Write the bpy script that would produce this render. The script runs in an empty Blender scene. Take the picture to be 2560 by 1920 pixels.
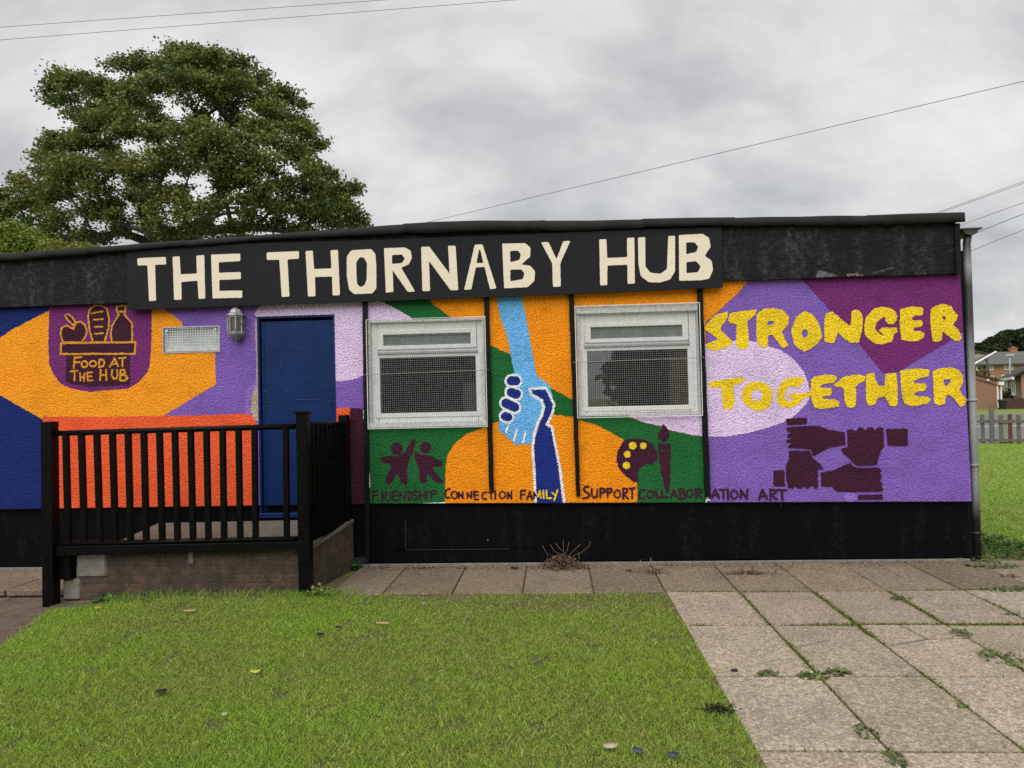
import bpy, bmesh, math, random
import numpy as np
from mathutils import Vector, Matrix, noise as mnoise
from mathutils.geometry import tessellate_polygon
random.seed(7); RNG = np.random.default_rng(7)
SC = bpy.context.scene
COL = SC.collection
rad = math.radians
# ---------------------------------------------------------------- camera
F = 1780.0; EYE = 1.617; DIST = 6.87           # focal length in photo pixels, eye height, distance to the wall
def cam_axes(yaw=.06, pitch=.019, roll=.023):
    cy, sy, cp, sp = math.cos(yaw), math.sin(yaw), math.cos(pitch), math.sin(pitch)
    f = np.array([-sy*cp, cy*cp, sp]); r = np.array([cy, sy, 0.]); u = np.cross(r, f)
    cr, sr = math.cos(roll), math.sin(roll)
    return cr*r - sr*u, cr*u + sr*r, f
RX, UX, FX = cam_axes()
CPOS = np.array([0., -DIST, EYE])
cd = bpy.data.cameras.new('camera'); cam = bpy.data.objects.new('camera', cd); COL.objects.link(cam)
cd.sensor_width = 36; cd.lens = F/2560*36; cd.clip_start = .05; cd.clip_end = 3000
m = Matrix(((RX[0], UX[0], -FX[0], CPOS[0]), (RX[1], UX[1], -FX[1], CPOS[1]), (RX[2], UX[2], -FX[2], CPOS[2]), (0, 0, 0, 1)))
cam.matrix_world = m; SC.camera = cam
def W(px, py, y=0.):                          # point of the vertical plane at depth y measured in the photograph
    d = FX + RX*(px-1280)/F + UX*(960-py)/F
    return CPOS + d*((y-CPOS[1])/d[1])
def G(px, py, z=0.):                          # point of the ground measured in the photograph
    d = FX + RX*(px-1280)/F + UX*(960-py)/F
    return CPOS + d*((z-CPOS[2])/d[2])
# ---------------------------------------------------------------- world, sun, exposure
SKY_BRIGHT = .385; SUN_STRENGTH = 1.5; EXPOSURE = 1.02; SUN_EL, SUN_AZ = 52, 200
SC.cycles.use_denoising = False; SC.cycles.pixel_filter_width = 1.05; SC.cycles.use_adaptive_sampling = False
SC.view_settings.view_transform = 'Standard'; SC.view_settings.look = 'None'
SC.view_settings.exposure = EXPOSURE; SC.view_settings.gamma = 1
world = bpy.data.worlds.new('World'); SC.world = world; world.use_nodes = True
nt = world.node_tree; nt.nodes.clear()
def nd(tree, typ, **kw):
    n = tree.nodes.new(typ)
    for k, v in kw.items():
        if k in ('op',): n.operation = v
        elif hasattr(n, k): setattr(n, k, v)
    return n
def lk(tree, a, b): tree.links.new(a, b)
out = nd(nt, 'ShaderNodeOutputWorld'); bg = nd(nt, 'ShaderNodeBackground')
tc = nd(nt, 'ShaderNodeTexCoord'); sep = nd(nt, 'ShaderNodeSeparateXYZ'); lk(nt, tc.outputs['Generated'], sep.inputs[0])
zz = nd(nt, 'ShaderNodeMath', op='MAXIMUM'); lk(nt, sep.outputs[2], zz.inputs[0]); zz.inputs[1].default_value = 0.0
za = nd(nt, 'ShaderNodeMath', op='ADD'); lk(nt, zz.outputs[0], za.inputs[0]); za.inputs[1].default_value = .55
dx = nd(nt, 'ShaderNodeMath', op='DIVIDE'); lk(nt, sep.outputs[0], dx.inputs[0]); lk(nt, za.outputs[0], dx.inputs[1])
dy = nd(nt, 'ShaderNodeMath', op='DIVIDE'); lk(nt, sep.outputs[1], dy.inputs[0]); lk(nt, za.outputs[0], dy.inputs[1])
cmb = nd(nt, 'ShaderNodeCombineXYZ'); lk(nt, dx.outputs[0], cmb.inputs[0]); lk(nt, dy.outputs[0], cmb.inputs[1])
mp = nd(nt, 'ShaderNodeMapping'); lk(nt, cmb.outputs[0], mp.inputs[0]); mp.inputs['Rotation'].default_value = (0, 0, rad(-32))
mp.inputs['Scale'].default_value = (1.15, 1.6, 1); mp.inputs['Location'].default_value = (3.4, 1.9, 0)
n1 = nd(nt, 'ShaderNodeTexNoise'); lk(nt, mp.outputs[0], n1.inputs['Vector']); n1.inputs['Scale'].default_value = 1.9
n1.inputs['Detail'].default_value = 8; n1.inputs['Roughness'].default_value = .57; n1.inputs['Distortion'].default_value = .25
n2 = nd(nt, 'ShaderNodeTexNoise'); lk(nt, cmb.outputs[0], n2.inputs['Vector']); n2.inputs['Scale'].default_value = 1.2
n2.inputs['Detail'].default_value = 2
mx = nd(nt, 'ShaderNodeMath', op='ADD'); lk(nt, n1.outputs[0], mx.inputs[0])
m2 = nd(nt, 'ShaderNodeMath', op='MULTIPLY'); lk(nt, n2.outputs[0], m2.inputs[0]); m2.inputs[1].default_value = .6
n3 = nd(nt, 'ShaderNodeTexNoise'); lk(nt, mp.outputs[0], n3.inputs['Vector']); n3.inputs['Scale'].default_value = 5.5; n3.inputs['Detail'].default_value = 6; n3.inputs['Roughness'].default_value = .55; n3.inputs['Distortion'].default_value = .5
m3 = nd(nt, 'ShaderNodeMath', op='MULTIPLY_ADD'); lk(nt, n3.outputs[0], m3.inputs[0]); m3.inputs[1].default_value = .32; lk(nt, m2.outputs[0], m3.inputs[2])
m4 = nd(nt, 'ShaderNodeMath', op='ADD'); lk(nt, m3.outputs[0], m4.inputs[0]); m4.inputs[1].default_value = -.17
lk(nt, m4.outputs[0], mx.inputs[1])
cr = nd(nt, 'ShaderNodeValToRGB'); lk(nt, mx.outputs[0], cr.inputs[0])
els = cr.color_ramp.elements
els[0].position = .56; els[0].color = (.555, .56, .565, 1)
els[1].position = .97; els[1].color = (1.08, 1.075, 1.06, 1)
e = els.new(.68); e.color = (.70, .705, .71, 1)
e = els.new(.82); e.color = (.90, .90, .895, 1)
sky = nd(nt, 'ShaderNodeTexSky'); sky.sky_type = 'NISHITA'; sky.sun_disc = False
sky.sun_elevation = rad(SUN_EL); sky.sun_rotation = rad(SUN_AZ)
mixs = nd(nt, 'ShaderNodeMix'); mixs.data_type = 'RGBA'; mixs.inputs[0].default_value = .012
lk(nt, cr.outputs[0], mixs.inputs[6]); lk(nt, sky.outputs[0], mixs.inputs[7])
lk(nt, mixs.outputs[2], bg.inputs[0]); bg.inputs[1].default_value = SKY_BRIGHT
lk(nt, bg.outputs[0], out.inputs[0])
sd = bpy.data.lights.new('sun', 'SUN'); sun = bpy.data.objects.new('sun', sd); COL.objects.link(sun)
sd.energy = SUN_STRENGTH; sd.angle = rad(70); sd.color = (1, .97, .93)
a, el = rad(SUN_AZ), rad(SUN_EL)               # azimuth clockwise from +y
sv = Vector((math.sin(a)*math.cos(el), math.cos(a)*math.cos(el), math.sin(el)))
sun.rotation_euler = sv.to_track_quat('Z', 'Y').to_euler(); sun.location = (0, -20, 30)
# ---------------------------------------------------------------- materials
MATS = {}
def srgb(r, g, b):
    f = lambda c: (c/255/12.92 if c <= 10 else ((c/255+.055)/1.055)**2.4)
    return (f(r), f(g), f(b))
def base_mat(name):
    mt = bpy.data.materials.new(name); mt.use_nodes = True; t = mt.node_tree
    bs = t.nodes['Principled BSDF']; MATS[name] = mt
    return mt, t, bs
def pos_node(t, scale=(1, 1, 1), rot=(0, 0, 0), kind='Object'):
    if kind == 'Position':
        g = nd(t, 'ShaderNodeNewGeometry'); o = g.outputs['Position']
    else:
        g = nd(t, 'ShaderNodeTexCoord'); o = g.outputs['Object']
    mpn = nd(t, 'ShaderNodeMapping'); lk(t, o, mpn.inputs[0]); mpn.inputs['Scale'].default_value = scale; mpn.inputs['Rotation'].default_value = rot
    return mpn.outputs[0]
def noise_n(t, vec, scale, detail=4, rough=.55, dist=0):
    n = nd(t, 'ShaderNodeTexNoise'); lk(t, vec, n.inputs['Vector']); n.inputs['Scale'].default_value = scale
    n.inputs['Detail'].default_value = detail; n.inputs['Roughness'].default_value = rough; n.inputs['Distortion'].default_value = dist
    return n.outputs[0]
def ramp(t, fac, stops):
    r = nd(t, 'ShaderNodeValToRGB'); lk(t, fac, r.inputs[0]); el = r.color_ramp.elements
    el[0].position = stops[0][0]; el[0].color = (*stops[0][1], 1)
    el[1].position = stops[-1][0]; el[1].color = (*stops[-1][1], 1)
    for p, c in stops[1:-1]:
        q = el.new(p); q.color = (*c, 1)
    return r.outputs[0]
def mixc(t, fac, a, b, mode='MIX'):
    n = nd(t, 'ShaderNodeMix'); n.data_type = 'RGBA'; n.blend_type = mode
    for s, v in ((0, fac), (6, a), (7, b)):
        if hasattr(v, 'default_value') or hasattr(v, 'is_linked'): lk(t, v, n.inputs[s])
        elif s == 0: n.inputs[0].default_value = v
        else: n.inputs[s].default_value = (*v, 1)
    return n.outputs[2]
def bump(t, bs, h, dist=.01, strength=1., prev=None):
    b = nd(t, 'ShaderNodeBump'); lk(t, h, b.inputs['Height']); b.inputs['Distance'].default_value = dist; b.inputs['Strength'].default_value = strength
    if prev is not None: lk(t, prev, b.inputs['Normal'])
    lk(t, b.outputs[0], bs.inputs['Normal']); return b.outputs[0]
def sc_(c, k): return tuple(min(1, x*k) for x in c)
def mk(name, col, rough=.75, var=.2, vs=6., bs_=60., bd=.002, spec=.4, metal=0., kind='Object', speck=None, stretch=(1, 1, 1)):
    mt, t, b = base_mat(name)
    v = pos_node(t, stretch, kind=kind)
    n = noise_n(t, v, vs, 6, .62)
    c = ramp(t, n, [(.25, sc_(col, 1-var)), (.5, col), (.75, sc_(col, 1+var))])
    if speck:
        n3 = noise_n(t, v, speck[1], 3, .7)
        f = ramp(t, n3, [(speck[2], (0, 0, 0)), (speck[2]+.06, (1, 1, 1))]); c = mixc(t, f, c, speck[0])
    lk(t, c, b.inputs['Base Color']); b.inputs['Roughness'].default_value = rough
    b.inputs['Specular IOR Level'].default_value = spec; b.inputs['Metallic'].default_value = metal
    if bd: bump(t, b, noise_n(t, v, bs_, 5, .6), bd)
    return mt
def roughcast(name, rgb, boost=1.12, flecks=True):
    col = sc_(srgb(*rgb), boost); mt, t, b = base_mat(name)
    v = pos_node(t, (1, 1, 1.3), kind='Position')
    vo = nd(t, 'ShaderNodeTexVoronoi'); vo.feature = 'SMOOTH_F1'; lk(t, v, vo.inputs['Vector']); vo.inputs['Scale'].default_value = 56
    vo.inputs['Smoothness'].default_value = .35
    n = noise_n(t, v, 54, 5, .7, .3); n0 = noise_n(t, v, 3.2, 5, .6); nf = noise_n(t, v, 110, 3, .7)
    mm = nd(t, 'ShaderNodeMath', op='MULTIPLY_ADD'); lk(t, vo.outputs[0], mm.inputs[0]); mm.inputs[1].default_value = -.7; lk(t, n, mm.inputs[2])
    c = ramp(t, n0, [(.28, sc_(col, .80)), (.5, col), (.74, sc_(col, 1.1))])
    c2 = ramp(t, n, [(.34, (.55, .55, .55)), (.5, (.98, .98, .98)), (.7, (1.22, 1.22, 1.22))])     # darker where the bump noise is low, lighter where it is high
    c = mixc(t, 1., c, c2, 'MULTIPLY')
    lk(t, c, b.inputs['Base Color']); b.inputs['Roughness'].default_value = .62; b.inputs['Specular IOR Level'].default_value = .12
    p = bump(t, b, n0, .012, .6)
    bump(t, b, mm.outputs[0], .0095, 1., p)
    return mt
RC = dict(orange=(243, 152, 32), purple=(124, 92, 176), plum=(112, 44, 108), lilac=(214, 190, 226), green=(30, 97, 48), sky=(104, 174, 232),
          navy=(22, 40, 104), hand=(28, 46, 124), yellow=(232, 198, 38), red=(232, 92, 50), maroon=(62, 26, 46), white=(226, 228, 228), ochre=(216, 150, 44),
          cement=(176, 160, 140), smooth=(140, 106, 190), amber=(238, 142, 20))
for k_, v_ in RC.items(): roughcast('roughcast_'+k_, v_)
def black_paint(name, col=(.018, .018, .021), streak=.45, rough=.42, bd=.004, scuff=.62, kind='Position', spec=.12, fleck=0):
    mt, t, b = base_mat(name)
    v = pos_node(t, (1, 1, 1), kind=kind); vv = pos_node(t, (3.2, 3.2, .8), kind=kind); vh = pos_node(t, (6, 6, 40), kind=kind)
    n = noise_n(t, vv, 2.2, 7, .65); nh = noise_n(t, vh, 1.2, 5, .7, .6); nb = noise_n(t, v, 14, 6, .7, 1.0)
    f = ramp(t, n, [(scuff-.12, (0, 0, 0)), (scuff+.14, (1, 1, 1))])
    nf = noise_n(t, v, 26, 5, .75)
    f2 = ramp(t, nf, [(.45, (0, 0, 0)), (.7, (1, 1, 1))])
    fm = mixc(t, 1., f, f2, 'MULTIPLY')
    c = mixc(t, fm, col, sc_((.19, .19, .2), streak))
    if fleck:
        vo = nd(t, 'ShaderNodeTexVoronoi'); lk(t, v, vo.inputs['Vector']); vo.inputs['Scale'].default_value = fleck
        sl = nd(t, 'ShaderNodeSeparateColor'); lk(t, vo.outputs['Color'], sl.inputs[0]); a1 = nd(t, 'ShaderNodeMath', op='GREATER_THAN'); lk(t, sl.outputs[0], a1.inputs[0]); a1.inputs[1].default_value = .8
        a2 = nd(t, 'ShaderNodeMath', op='LESS_THAN'); lk(t, vo.outputs['Distance'], a2.inputs[0]); a2.inputs[1].default_value = .045; a3 = nd(t, 'ShaderNodeMath', op='MULTIPLY'); lk(t, a1.outputs[0], a3.inputs[0]); lk(t, a2.outputs[0], a3.inputs[1]); c = mixc(t, a3.outputs[0], c, (.3, .3, .29))
    lk(t, c, b.inputs['Base Color'])
    rr = ramp(t, nb, [(.3, (rough-.12,)*3), (.7, (rough+.22,)*3)]); lk(t, rr, b.inputs['Roughness'])
    b.inputs['Specular IOR Level'].default_value = spec
    p = bump(t, b, nh, bd, .7); bump(t, b, nb, bd*1.6, .7, p)
    return mt
black_paint('fascia_black', (.008, .008, .0095), .5, .36, .012, .55, spec=.14)
black_paint('plinth_black', (.0035, .0035, .004), .12, .5, .0015, .62, spec=.05, fleck=9)
black_paint('sign_black', (.0155, .016, .019), .05, .6, .0004, .7, spec=.12)
black_paint('rail_black', (.0028, .0028, .0028), .12, .34, .0012, .72, spec=.11)
black_paint('batten_black', (.005, .005, .005), .2, .45, .004, .68, spec=.15)
mk('felt', (.018, .018, .019), .7, .35, 7, 180, .003, kind='Position', spec=.2)
mk('cream_paint', srgb(228, 216, 194), .6, .05, 5, 26, .0016, kind='Position', stretch=(1, 1, 3))
mk('door_blue', (.0028, .021, .098), .4, .22, 4, 9, .003, spec=.22, kind='Position', speck=((.06, .09, .16), 60, .76))
mk('door_scuff', (.012, .04, .125), .4, .5, 30, 60, .002, kind='Position')
mk('upvc', (.82, .82, .81), .38, .07, 8, 90, .0004, speck=((.3, .3, .28), 40, .74), kind='Position')
mk('old_white', (.66, .66, .64), .7, .25, 30, 60, .003, speck=((.16, .15, .14), 75, .6), kind='Position')
mk('galvanised', (.42, .43, .44), .45, .25, 20, 90, 0, metal=.6, kind='Position')
mk('white_wire', (.72, .73, .72), .5, .1, 20, 90, 0)
mk('guard_wire', (.30, .31, .31), .5, .15, 20, 90, 0, kind='Position')
mk('silver', (.30, .305, .31), .42, .5, 18, 120, .0015, metal=.35, speck=((.05, .05, .055), 45, .58))
mk('lamp_glass', (.085, .075, .065), .25, .5, 30, 90, .001, spec=.6)
mk('cap_dark', (.05, .05, .052), .5, .3, 20, 80, .002)
def glass_mat(name, tint, refl=.10, rough=.02):
    mt = bpy.data.materials.new(name); mt.use_nodes = True; t = mt.node_tree; MATS[name] = mt; t.nodes.clear()
    o = nd(t, 'ShaderNodeOutputMaterial'); tr = nd(t, 'ShaderNodeBsdfTransparent'); gl = nd(t, 'ShaderNodeBsdfGlossy')
    tr.inputs[0].default_value = (*tint, 1); gl.inputs['Roughness'].default_value = rough
    fr = nd(t, 'ShaderNodeFresnel'); fr.inputs[0].default_value = 1.5
    ad = nd(t, 'ShaderNodeMath', op='ADD'); lk(t, fr.outputs[0], ad.inputs[0]); ad.inputs[1].default_value = refl
    mxs = nd(t, 'ShaderNodeMixShader'); lk(t, ad.outputs[0], mxs.inputs[0]); lk(t, tr.outputs[0], mxs.inputs[1]); lk(t, gl.outputs[0], mxs.inputs[2])
    vv = pos_node(t, (1, 1, 1), kind='Position'); b_ = nd(t, 'ShaderNodeBump'); b_.inputs['Distance'].default_value = .004; b_.inputs['Strength'].default_value = .12
    lk(t, noise_n(t, vv, 2.0, 2), b_.inputs['Height']); lk(t, b_.outputs[0], gl.inputs['Normal'])
    lk(t, mxs.outputs[0], o.inputs[0]); return mt
glass_mat('window_glass', (.66, .70, .70), .17)
mk('vent_glass', (.155, .175, .17), .3, .25, 9, 60, .0006, spec=.7, kind='Position')
mk('frosted_glass', (.44, .47, .49), .3, .5, 4, 45, .002, spec=.6, kind='Position')
mk('interior', (.03, .03, .03), .9, .2)
mk('curtain', (.50, .28, .14), .85, .3, 14, 40, .004, kind='Position', stretch=(3, 3, .3))
mk('blind_white', (.42, .44, .46), .8, .2, 4, 40, .002, kind='Position')
def brick_mat(name, c1, c2, mortar, scale=1., dirt=None, bw=.225, bh=.075, rough=1.):
    mt, t, b = base_mat(name)
    g = nd(t, 'ShaderNodeTexCoord'); s = nd(t, 'ShaderNodeSeparateXYZ'); lk(t, g.outputs['Object'], s.inputs[0])
    ax = nd(t, 'ShaderNodeMath', op='ADD'); lk(t, s.outputs[0], ax.inputs[0]); lk(t, s.outputs[1], ax.inputs[1])
    c_ = nd(t, 'ShaderNodeCombineXYZ'); lk(t, ax.outputs[0], c_.inputs[0]); lk(t, s.outputs[2], c_.inputs[1])
    br = nd(t, 'ShaderNodeTexBrick'); lk(t, c_.outputs[0], br.inputs['Vector']); br.inputs['Scale'].default_value = 1
    br.inputs['Brick Width'].default_value = bw; br.inputs['Row Height'].default_value = bh; br.inputs['Mortar Size'].default_value = .006*scale
    br.inputs['Color1'].default_value = (*c1, 1); br.inputs['Color2'].default_value = (*c2, 1); br.inputs['Mortar'].default_value = (*mortar, 1)
    br.inputs['Mortar Smooth'].default_value = .4; br.inputs['Bias'].default_value = -.2
    n = noise_n(t, g.outputs['Object'], 9, 6, .7); n2_ = noise_n(t, g.outputs['Object'], 45, 4, .7)
    c = mixc(t, ramp(t, n, [(.35, (0, 0, 0)), (.7 if rough < 2 else .6, (.7 if rough < 2 else .92,)*3)]), br.outputs[0], dirt or sc_(c1, .5))
    c = mixc(t, ramp(t, n2_, [(.63, (0, 0, 0)), (.75, (.6, .6, .6))]), c, sc_(mortar, 1.3))
    lk(t, c, b.inputs['Base Color']); b.inputs['Roughness'].default_value = .9
    p = bump(t, b, n2_, .006*rough, .8); p = bump(t, b, n, .008*rough, .5, p); h = nd(t, 'ShaderNodeInvert'); lk(t, br.outputs['Fac'], h.inputs['Color']); bump(t, b, h.outputs[0], .006, .6, p)
    return mt
brick_mat('old_brick', (.125, .070, .046), (.062, .045, .035), (.07, .062, .05), dirt=(.034, .032, .018), rough=2.2)
brick_mat('house_brick', (.40, .20, .095), (.25, .115, .06), (.3, .23, .16), 1.4)
brick_mat('garage_brick', (.32, .165, .095), (.26, .13, .078), (.28, .21, .16), 1.2)
brick_mat('pink_brick', (.38, .24, .165), (.32, .19, .13), (.3, .24, .2), 1.2)
mk('concrete', (.20, .182, .155), .9, .4, 12, 90, .005, speck=((.33, .31, .28), 60, .66))
mk('landing_top', (.125, .108, .088), .9, .3, 8, 90, .003, kind='Position')
mk('slate', (.105, .102, .098), .7, .35, 3, 10, .02)
mk('dark_roof', (.035, .034, .036), .8, .3, 3, 10, .02)
mk('white_trim', (.7, .7, .68), .6, .08)
mk('render_cream', (.5, .42, .36), .85, .1)
mk('house_glass', (.22, .24, .25), .12, .6, 2, 20, 0, spec=.7)  # pale base colour stands in for sky reflected in the panes
mk('weathered_wood', (.125, .112, .085), .85, .4, 9, 60, .004, stretch=(6, 6, .7))
mk('grey_post', (.105, .118, .115), .8, .35, 9, 60, .004, stretch=(6, 6, .7))
mk('pale_wood', (.24, .235, .205), .85, .3, 9, 60, .004, stretch=(6, 6, .7))
mk('red_wood', (.10, .042, .03), .85, .3, 9, 60, .004, stretch=(6, 6, .7))
mk('brown_wood', (.07, .035, .024), .85, .35, 4, 60, .004)
mk('bin_plastic', (.012, .014, .013), .5, .2)
mk('galv_post', (.34, .36, .37), .5, .12)
mk('bark', (.075, .066, .052), .92, .45, 6, 24, .02, stretch=(3, 3, .8))
mk('dark_bark', (.05, .045, .038), .92, .4, 6, 24, .02)
mk('cable_black', (.03, .03, .045), .6, .1, bd=0)
mk('asphalt', (.135, .137, .145), .75, .18, 3, 200, .002, kind='Position')
mk('white_line', (.6, .6, .58), .8, .2, 9, bd=0, kind='Position')
mk('kerb_stone', (.25, .245, .235), .9, .2, 5, kind='Position')
def slab_mat(name, c0, fleck=.68, warm=(.11, .085, .065)):
    mt, t, b = base_mat(name); v = pos_node(t, kind='Position')
    at = nd(t, 'ShaderNodeAttribute'); at.attribute_name = 'tone'
    big = noise_n(t, v, 2.3, 7, .7); mid = noise_n(t, v, 20, 6, .8); fin = noise_n(t, v, 62, 4, .85)
    c = ramp(t, big, [(.32, sc_(c0, .66)), (.5, c0), (.68, sc_(c0, 1.16))])
    c = mixc(t, ramp(t, mid, [(.42, (0, 0, 0)), (.62, (.95, .95, .95))]), c, warm)
    c = mixc(t, ramp(t, fin, [(.40, (.9, .9, .9)), (.5, (0, 0, 0))]), c, sc_(c0, .42))
    c = mixc(t, ramp(t, fin, [(.55, (0, 0, 0)), (.64, (.8, .8, .8))]), c, sc_(c0, 1.75))
    vo = nd(t, 'ShaderNodeTexVoronoi'); lk(t, pos_node(t, (1, 1, 1), kind='Position'), vo.inputs['Vector']); vo.inputs['Scale'].default_value = 21
    nz = noise_n(t, v, 55, 3, .7); ad = nd(t, 'ShaderNodeMath', op='MULTIPLY_ADD'); lk(t, nz, ad.inputs[0]); ad.inputs[1].default_value = .42; lk(t, vo.outputs['Distance'], ad.inputs[2])
    sel = nd(t, 'ShaderNodeSeparateColor'); lk(t, vo.outputs['Color'], sel.inputs[0])
    s1 = nd(t, 'ShaderNodeMath', op='GREATER_THAN'); lk(t, sel.outputs[0], s1.inputs[0]); s1.inputs[1].default_value = fleck
    sz = nd(t, 'ShaderNodeMath', op='MULTIPLY_ADD'); lk(t, sel.outputs[1], sz.inputs[0]); sz.inputs[1].default_value = .32; sz.inputs[2].default_value = .10
    s2 = nd(t, 'ShaderNodeMath', op='LESS_THAN'); lk(t, ad.outputs[0], s2.inputs[0]); lk(t, sz.outputs[0], s2.inputs[1])
    s3 = nd(t, 'ShaderNodeMath', op='MULTIPLY'); lk(t, s1.outputs[0], s3.inputs[0]); lk(t, s2.outputs[0], s3.inputs[1])
    s4 = nd(t, 'ShaderNodeMath', op='MULTIPLY'); lk(t, s3.outputs[0], s4.inputs[0]); s4.inputs[1].default_value = .75
    c = mixc(t, s4.outputs[0], c, (.52, .5, .45))
    c = mixc(t, 1., c, at.outputs['Color'], 'MULTIPLY')
    lk(t, c, b.inputs['Base Color']); b.inputs['Roughness'].default_value = .93; b.inputs['Specular IOR Level'].default_value = .2
    p = bump(t, b, fin, .003, .8); bump(t, b, mid, .006, .6, p); return mt
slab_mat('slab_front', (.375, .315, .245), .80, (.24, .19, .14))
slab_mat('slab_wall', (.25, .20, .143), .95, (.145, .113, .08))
mk('soil', (.115, .085, .06), .95, .45, 9, 60, .012, kind='Position', speck=((.12, .105, .075), 50, .66))
mk('moss', (.115, .115, .04), .95, .5, 14, 90, .008, kind='Position')
def attr_mat(name, rough=.7, trans=0., spec=.25):
    mt, t, b = base_mat(name); at = nd(t, 'ShaderNodeAttribute'); at.attribute_name = 'tint'
    lk(t, at.outputs['Color'], b.inputs['Base Color']); b.inputs['Roughness'].default_value = rough; b.inputs['Specular IOR Level'].default_value = spec
    if trans:
        o = t.nodes['Material Output']; tl = nd(t, 'ShaderNodeBsdfTranslucent'); lk(t, at.outputs['Color'], tl.inputs[0])
        mxs = nd(t, 'ShaderNodeMixShader'); mxs.inputs[0].default_value = trans; lk(t, b.outputs[0], mxs.inputs[1]); lk(t, tl.outputs[0], mxs.inputs[2]); lk(t, mxs.outputs[0], o.inputs[0])
    return mt
attr_mat('leaf', .55, .25); attr_mat('grass_blade', .6, .3); attr_mat('dry', .85)
mk('turf_soil', (.105, .098, .04), .95, .5, 3, 80, .02, kind='Position', speck=((.14, .13, .04), 30, .6))
mk('far_turf', (.155, .225, .030), .95, .35, 9, 40, .02, kind='Position')
mk('smear_grey', (.10, .10, .105), .7, .5, 20, kind='Position')
mk('smear_mid', (.045, .045, .048), .7, .5, 20, kind='Position')
mk('smear_tan', (.16, .11, .09), .8, .4, 20, kind='Position')
# ---------------------------------------------------------------- mesh helpers
ORG = {}
def tag(o, label=None, cat=None, group=None, kind=None):
    if label: o['label'] = label
    if cat: o['category'] = cat
    if group: o['group'] = group
    if kind: o['kind'] = kind
    return o
def thing(name, label, cat, loc=(0, 0, 0), group=None):
    o = bpy.data.objects.new(name, None); o.empty_display_size = .2; COL.objects.link(o); o.location = loc; ORG[o.name] = Vector(loc)
    return tag(o, label, cat, group)
class MB:
    def __init__(s): s.v = []; s.f = []; s.mi = []; s.cur = 0; s.smooth = set()
    def vert(s, p): s.v.append(tuple(float(x) for x in p)); return len(s.v)-1
    def face(s, ids, smooth=False):
        s.f.append(tuple(ids)); s.mi.append(s.cur)
        if smooth: s.smooth.add(len(s.f)-1)
    def quad(s, *ps): s.face([s.vert(p) for p in ps])
    def box(s, x0, x1, y0, y1, z0, z1, M=None):
        P = [(x0, y0, z0), (x1, y0, z0), (x1, y1, z0), (x0, y1, z0), (x0, y0, z1), (x1, y0, z1), (x1, y1, z1), (x0, y1, z1)]
        if M is not None: P = [tuple(M @ Vector(p)) for p in P]
        s.hexa(P)
    def hexa(s, P):
        i = [s.vert(p) for p in P]
        for q in ((0, 3, 2, 1), (4, 5, 6, 7), (0, 1, 5, 4), (1, 2, 6, 5), (2, 3, 7, 6), (3, 0, 4, 7)): s.face([i[k] for k in q])
    def bar(s, a, b, w, d=None, up=(0, 0, 1)):
        a, b = Vector(a), Vector(b); t = (b-a).normalized(); u = Vector(up)
        if abs(t.dot(u)) > .95: u = Vector((0, 1, 0))
        r = t.cross(u).normalized(); u = r.cross(t); d = d or w; r *= w/2; u *= d/2
        s.hexa([a-r-u, a+r-u, a+r+u, a-r+u, b-r-u, b+r-u, b+r+u, b-r+u])
    def tube(s, pts, radii, n=8, caps=True):
        pts = [Vector(p) for p in pts]; rings = []
        if not hasattr(radii, '__len__'): radii = [radii]*len(pts)
        pr = None
        for i, p in enumerate(pts):
            t = (pts[min(i+1, len(pts)-1)]-pts[max(i-1, 0)])
            t = t.normalized() if t.length > 1e-9 else Vector((0, 0, 1))
            if pr is None: pr = t.orthogonal().normalized()
            pr = (pr - t*pr.dot(t))
            pr = pr.normalized() if pr.length > 1e-6 else t.orthogonal().normalized()
            q = t.cross(pr)
            rings.append([s.vert(p + (pr*math.cos(2*math.pi*k/n)+q*math.sin(2*math.pi*k/n))*radii[i]) for k in range(n)])
        for A, B in zip(rings, rings[1:]):
            for k in range(n): s.face((A[k], A[(k+1) % n], B[(k+1) % n], B[k]), True)
        if caps: s.face(rings[0][::-1]); s.face(rings[-1])
    def lathe(s, c, prof, n=12, a0=0., a1=2*math.pi, smooth=True):
        full = abs(a1-a0-2*math.pi) < 1e-6; k = n if full else n+1; R = []
        for r, z in prof: R.append([s.vert((c[0]+r*math.cos(a0+(a1-a0)*i/n), c[1]+r*math.sin(a0+(a1-a0)*i/n), c[2]+z)) for i in range(k)])
        for A, B in zip(R, R[1:]):
            for i in range(n): s.face((A[i], A[(i+1) % k], B[(i+1) % k], B[i]), smooth)
    def build(s, name, mats, parent=None, loc=None, bevel=0):
        me = bpy.data.meshes.new(name); o = bpy.data.objects.new(name, me); COL.objects.link(o)
        org = Vector((0, 0, 0))
        if parent is not None: o.parent = parent; org = ORG.get(parent.name, org)
        if loc is not None and parent is None: o.location = loc; org = Vector(loc)
        ORG[o.name] = org
        V = np.array(s.v, dtype=float).reshape(-1, 3) - np.array(org)
        me.from_pydata(V.tolist(), [], s.f)
        for mn in ([mats] if isinstance(mats, str) else mats): me.materials.append(MATS[mn])
        me.polygons.foreach_set('material_index', s.mi)
        if s.smooth:
            fl = np.zeros(len(s.f), bool); fl[list(s.smooth)] = True; me.polygons.foreach_set('use_smooth', fl)
        me.update()
        if bevel:
            bm = bmesh.new(); bm.from_mesh(me); bmesh.ops.remove_doubles(bm, verts=bm.verts, dist=1e-6)
            bmesh.ops.bevel(bm, geom=bm.edges[:], offset=bevel, segments=1, affect='EDGES'); bm.to_mesh(me); bm.free()
        return o
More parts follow.
